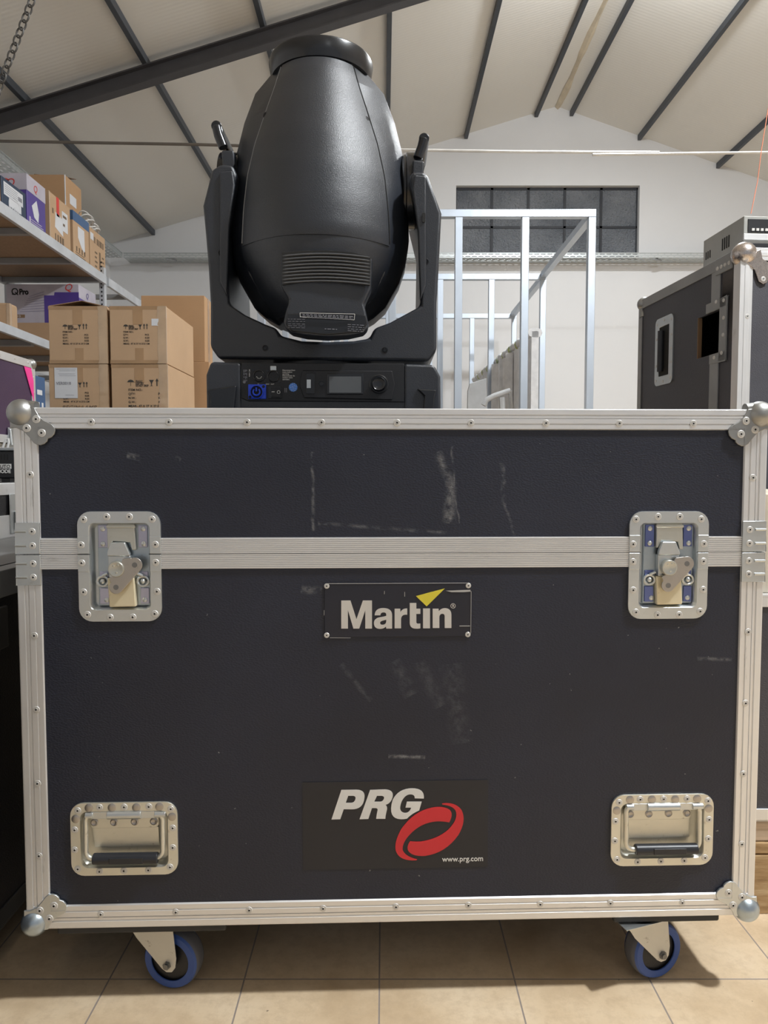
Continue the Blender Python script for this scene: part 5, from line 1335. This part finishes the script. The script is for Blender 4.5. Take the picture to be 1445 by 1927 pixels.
mb = MB(); mb.box(0.011, W_, 0.002, 0.010, zb0r, zr1-0.002); mb.box(0.011, W_, 0.010, D_-0.002, zr1-0.012, zr1-0.002); mb.box(0.011, W_, D_-0.012, D_-0.002, zb0r, zr1-0.012)
mb.box(W_-0.01, W_, 0.010, D_-0.012, zb0r, zr1-0.012); mb.box(0.011, W_-0.01, 0.010, D_-0.012, zb0r, zb0r+0.01); mb.build('shell', BLK3, rc)
# edges
mb = MB()
def vstrip(y0, y1, z0, z1, th=0.002): mb.box(-th, 0.002, y0, y1, z0, z1)
mb.box(-0.002, 0.036, -0.002, 0.001, zb0r, zr1); mb.box(-0.002, 0.001, -0.002, 0.030, zb0r, zr1)
mb.box(0.012, 0.026, -0.0032, -0.001, zb0r, zr1)
front_edge = mb.build('corner_edge', ALU_Z, rc, bevel=0.001)
mb = MB(); mb.box(0.0, W_, -0.002, 0.001, zr1-0.034, zr1+0.001); mb.box(0.0, W_, -0.0032, 0.001, zr1-0.022, zr1-0.010); mb.box(-0.002, W_, -0.002, D_, zr1-0.001, zr1+0.001); mb.build('top_edge', ALU_X, rc, bevel=0.001)
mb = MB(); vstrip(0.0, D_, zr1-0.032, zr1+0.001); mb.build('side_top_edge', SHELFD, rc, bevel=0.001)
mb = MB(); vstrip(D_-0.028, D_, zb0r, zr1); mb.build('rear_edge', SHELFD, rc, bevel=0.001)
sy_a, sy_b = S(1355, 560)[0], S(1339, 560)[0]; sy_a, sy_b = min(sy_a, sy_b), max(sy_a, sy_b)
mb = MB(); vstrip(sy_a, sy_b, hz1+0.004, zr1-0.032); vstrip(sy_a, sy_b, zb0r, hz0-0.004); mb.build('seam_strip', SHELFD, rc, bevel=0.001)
# latch hole frame
mb = MB(); lo = S(1368, 620)[0]
y_in = hy0
vstrip(lo, y_in+0.004, hz0-0.03, hz1+0.03, 0.004); vstrip(lo, hy1-0.05, hz1+0.001, hz1+0.03, 0.004); vstrip(lo, hy1-0.075, hz0-0.03, hz0-0.001, 0.004)
lf_ = mb.build('latch_bracket', SHELFD, rc, bevel=0.002)
mb = MB(); mb.box(-0.001, 0.012, hy1-0.003, hy1, hz0, hz1); mb.build('raw_wood_edge', CARD_D, rc)
for (px_, py_) in ((1350, 568), (1364, 565), (1364, 598), (1363, 630), (1360, 664), (1346, 673)):
    yy, z_ = S(px_, py_); mm = MB(); mm.lathe((-0.004, yy, z_), (-1, 0, 0), [(0, 0.006), (0.002, 0.005), (0.002, 0.0015)], 14); mm.build('rivet', RIVET, lf_)
# handle dish on side
cy_, cz_ = S(1249.5, 660); wy = abs(S(1233, 660)[0]-S(1266, 660)[0]); hz_ = abs(S(1249, 597)[1]-S(1249, 724)[1])
mb = MB()
def yr(w_, h_, r, x): return [(x, cy_+a, cz_+b) for a, b in rr(w_, h_, r, 5)]
mb.loft([yr(wy, hz_, 0.018, 0.002), yr(wy, hz_, 0.018, -0.002), yr(wy*0.58, hz_*0.74, 0.004, -0.002), yr(wy*0.56, hz_*0.72, 0.004, 0.0012)], cap0=False, cap1=False)
hd2 = mb.build('handle_dish', ZINC, rc, ang=30)
mb = MB(); mb.loft([yr(wy*0.57, hz_*0.73, 0.004, -0.0004), yr(wy*0.55, hz_*0.71, 0.004, 0.001)]); mb.build('dish_recess', HOLE, hd2)
mb = MB(); mb.tube([(-0.006, cy_+wy*0.1, cz_-hz_*0.30), (-0.006, cy_+wy*0.1, cz_+hz_*0.30)], 0.011, 16); mb.build('rubber_grip', RUBBER, hd2)
for (dy, dz) in ((-.4, .42), (.4, .42), (0, .45), (-.4, -.42), (.4, -.42), (0, -.45), (-.42, .2), (-.42, 0), (-.42, -.2), (.42, .2), (.42, -.2)):
    mm = MB(); mm.lathe((-0.002, cy_+dy*wy, cz_+dz*hz_), (-1, 0, 0), [(0, 0.0045), (0.0015, 0.004), (0.0015, 0.001)], 12); mm.build('rivet', RIVET, hd2)
# ball corner near top
mb = MB(); mb.sphere((0.018, 0.016, zr1-0.014), 0.034, 26); mb.tube([(0.015, 0.012, zr1-0.01), (0.04, 0.006, zr1-0.022)], 0.018, 14)
bc = mb.build('ball_corner', STEEL_P if False else scratched_metal('polished_ball_steel', (0.62, 0.56, 0.53), 0.25, (5, 5, 5), amt=0.3), rc, ang=50)
mb = MB(); mb.prism([(0.0, zr1-0.03), (0.055, zr1-0.004), (0.062, zr1-0.03), (0.098, zr1-0.052), (0.102, zr1-0.066), (0.090, zr1-0.076), (0.082, zr1-0.078), (0.078, zr1-0.094), (0.066, zr1-0.100), (0.052, zr1-0.092), (0.040, zr1-0.062), (0.02, zr1-0.045)], -0.005, -0.001)
mb.build('corner_plate', MATS['polished_ball_steel'], bc, bevel=0.0012)
for (x_, z_) in ((0.088, zr1-0.063), (0.065, zr1-0.086)):
    o = rv0.copy(); COL.objects.link(o); o.parent = bc; o.location = (x_, -0.005, z_); o.scale = (1.25,)*3
for z_ in (zr1-0.19, zr1-0.45):
    o = rv0.copy(); COL.objects.link(o); o.parent = front_edge; o.location = (0.022, -0.003, z_); o.scale = (1.2,)*3
mb = MB(); mb.box(-0.006, 0.001, 0.035, 0.12, zr1-0.046, zr1+0.001); sbp = mb.build('seam_bracket', SHELFD, rc, bevel=0.002)
for k_ in range(4):
    mm = MB(); mm.lathe((-0.006, 0.048+0.02*k_, zr1-0.028), (-1, 0, 0), [(0, 0.006), (0.002, 0.005), (0.002, 0.0015)], 14); mm.build('rivet', RIVET, sbp)
mb = MB(); mb.sphere((0.014, D_-0.012, zr1-0.012), 0.026, 20); mb.tube([(0.008, D_-0.014, zr1-0.02), (0.004, D_-0.022, zr1-0.062)], 0.012, 12); mb.build('ball_corner', STEEL_D, rc)
for (x_, y_) in ((0.08, 0.08), (W_-0.08, 0.08), (0.08, D_-0.08), (W_-0.08, D_-0.08)):
    mb = MB(); mb.lathe((x_, y_-0.015, 0.05), (0, 1, 0), [(0, 0.045), (0.004, 0.05), (0.026, 0.05), (0.03, 0.045)], 30); mb.box(x_-0.02, x_+0.02, y_-0.022, y_+0.022, 0.098, zb0r); mb.box(x_-0.012, x_+0.012, y_-0.022, y_-0.018, 0.04, 0.1); mb.box(x_-0.012, x_+0.012, y_+0.018, y_+0.022, 0.04, 0.1)
    mb.build('castor', GREY_TYRE, rc)
# device on top
dY = 2.14; cpt = P(1400, 406, dY)
dv = thing('dimmer_rack', (cpt.x, dY, zr1+0.0015), 'grey metal rack unit with rows of terminals on the right case', 'device', rz=R(4))
hdv = cpt.z-zr1-0.0015
MB().box(0, 0.45, 0.0, 0.23, 0, hdv).build('housing', DEVM, dv, bevel=0.002)
for z0, z1 in ((hdv*0.60, hdv*0.92), (hdv*0.08, hdv*0.34)):
    ch_ = MB().box(0.012, 0.44, -0.002, 0.002, z0, z1).build('terminal_strip', PLASTIC_M, dv)
    mb = MB()
    for k_ in range(14): mb.box(0.022+k_*0.0135, 0.030+k_*0.0135, -0.006, -0.001, z0+0.004, z0+0.011)
    mb.build('terminals', RIVET, ch_)
MB().box(-0.002, 0.45, -0.006, 0.0, hdv*0.42, hdv*0.56).build('middle_lip', ALU_X, dv, bevel=0.001)
for n_, y_, w_, z_ in ((4, 0.075, 0.006, 0.75), (3, 0.185, 0.005, 0.65)):
    mb = MB()
    for k_ in range(n_): mb.box(-0.0008, 0.001, y_+k_*0.012, y_+w_+k_*0.012, hdv*0.45, hdv*z_)
    mb.build('vent_slots', HOLE, dv)

mb = MB(); mb.box(-0.012, 0.0, 0.0, 0.23, 0.0, 0.004); mb.box(-0.003, 0.0, 0.0, 0.15, hdv*0.15, hdv*0.2); mb.build('base_flange', DEVM, dv)
# orange string
a, b_ = P(1413, 402, 2.3), P(1446, 200, 2.3); dd = (b_-a)
tag(MB().tube([a+dd*-0.0, a+dd*0.3+Vector((0.004, 0, 0)), a+dd*0.6, a+dd*2.2], 0.0012, 6).build('orange_string', plain('orange_string', (0.85, 0.28, 0.16), 0.6)), 'thin orange string rising from the rack unit at the right edge', 'string')
# bottom right stack
yp = 1.378
pal = thing('wooden_pallet', (1.05, yp+0.3, 0), 'rough wooden pallet on the floor at the lower right edge', 'pallet')
z_a, z_b, z_c = P(1440, 1720, yp).z, P(1440, 1607, yp).z, P(1440, 1546, yp).z
for x_ in (-0.33, 0.0, 0.33):
    MB().box(x_-0.07, x_+0.07, -0.30, 0.30, 0.0, z_b-0.002).build('bearer', WOOD, pal, bevel=0.003)
for k_ in range(4): MB().box(-0.42, 0.42, -0.30+k_*0.155, -0.30+k_*0.155+0.13, z_b, z_b+0.022).build('deck_board', WOOD, pal, bevel=0.002)
MB().box(-0.42, 0.42, -0.295, 0.30, z_b+0.023, z_c).build('top_plank', WOODL, pal, bevel=0.002)
zt_ = P(1440, 1121, yp).z
t, a0, a1, b0, b1, h = edge_case('flight_case', 'black flight case with aluminium rim resting on the wooden pallet at the right edge', 0.67, 1.46, yp+0.002, yp+0.6, z_c+0.001, zt_, BLK3, 0.024, balls=False)
t, a, b, h = carton('cream_carton', 'cream carton on the right pallet case, just beside the big case', 'box', 0.70, 1.25, yp+0.02, yp+0.4, zt_+0.0015, P(1440, 929, yp).z, CREAMC)

# ================================================================ HANGING CHAIN
pa, pb = P(72, -30, 2.2), P(-25, 225, 2.2)
dd = (pa-pb).normalized()
while pa.z < roof_z(pa.x)-0.06: pa = pa+dd*0.01
L_ = (pb-pa).length; nl = int(L_/0.0235); mb = MB(); d = (pb-pa).normalized(); side_ = d.cross(Vector((0, 1, 0))).normalized()
for i in range(nl):
    c_ = pa+d*(i+0.5)*L_/nl; w_ = side_ if i % 2 == 0 else (Vector((0, 1, 0))*0.75+side_*0.5).normalized()
    pts = []
    for k_ in range(16):
        t_ = 2*math.pi*k_/16; pts.append(c_+d*(0.0155*math.cos(t_))+w_*(0.0088*math.sin(t_)))
    mb.tube(pts, 0.0026, 7, closed=True)
tag(mb.build('hanging_chain', CHAINM), 'steel link chain hanging in the upper left corner', 'chain')
bpy.context.view_layer.update()
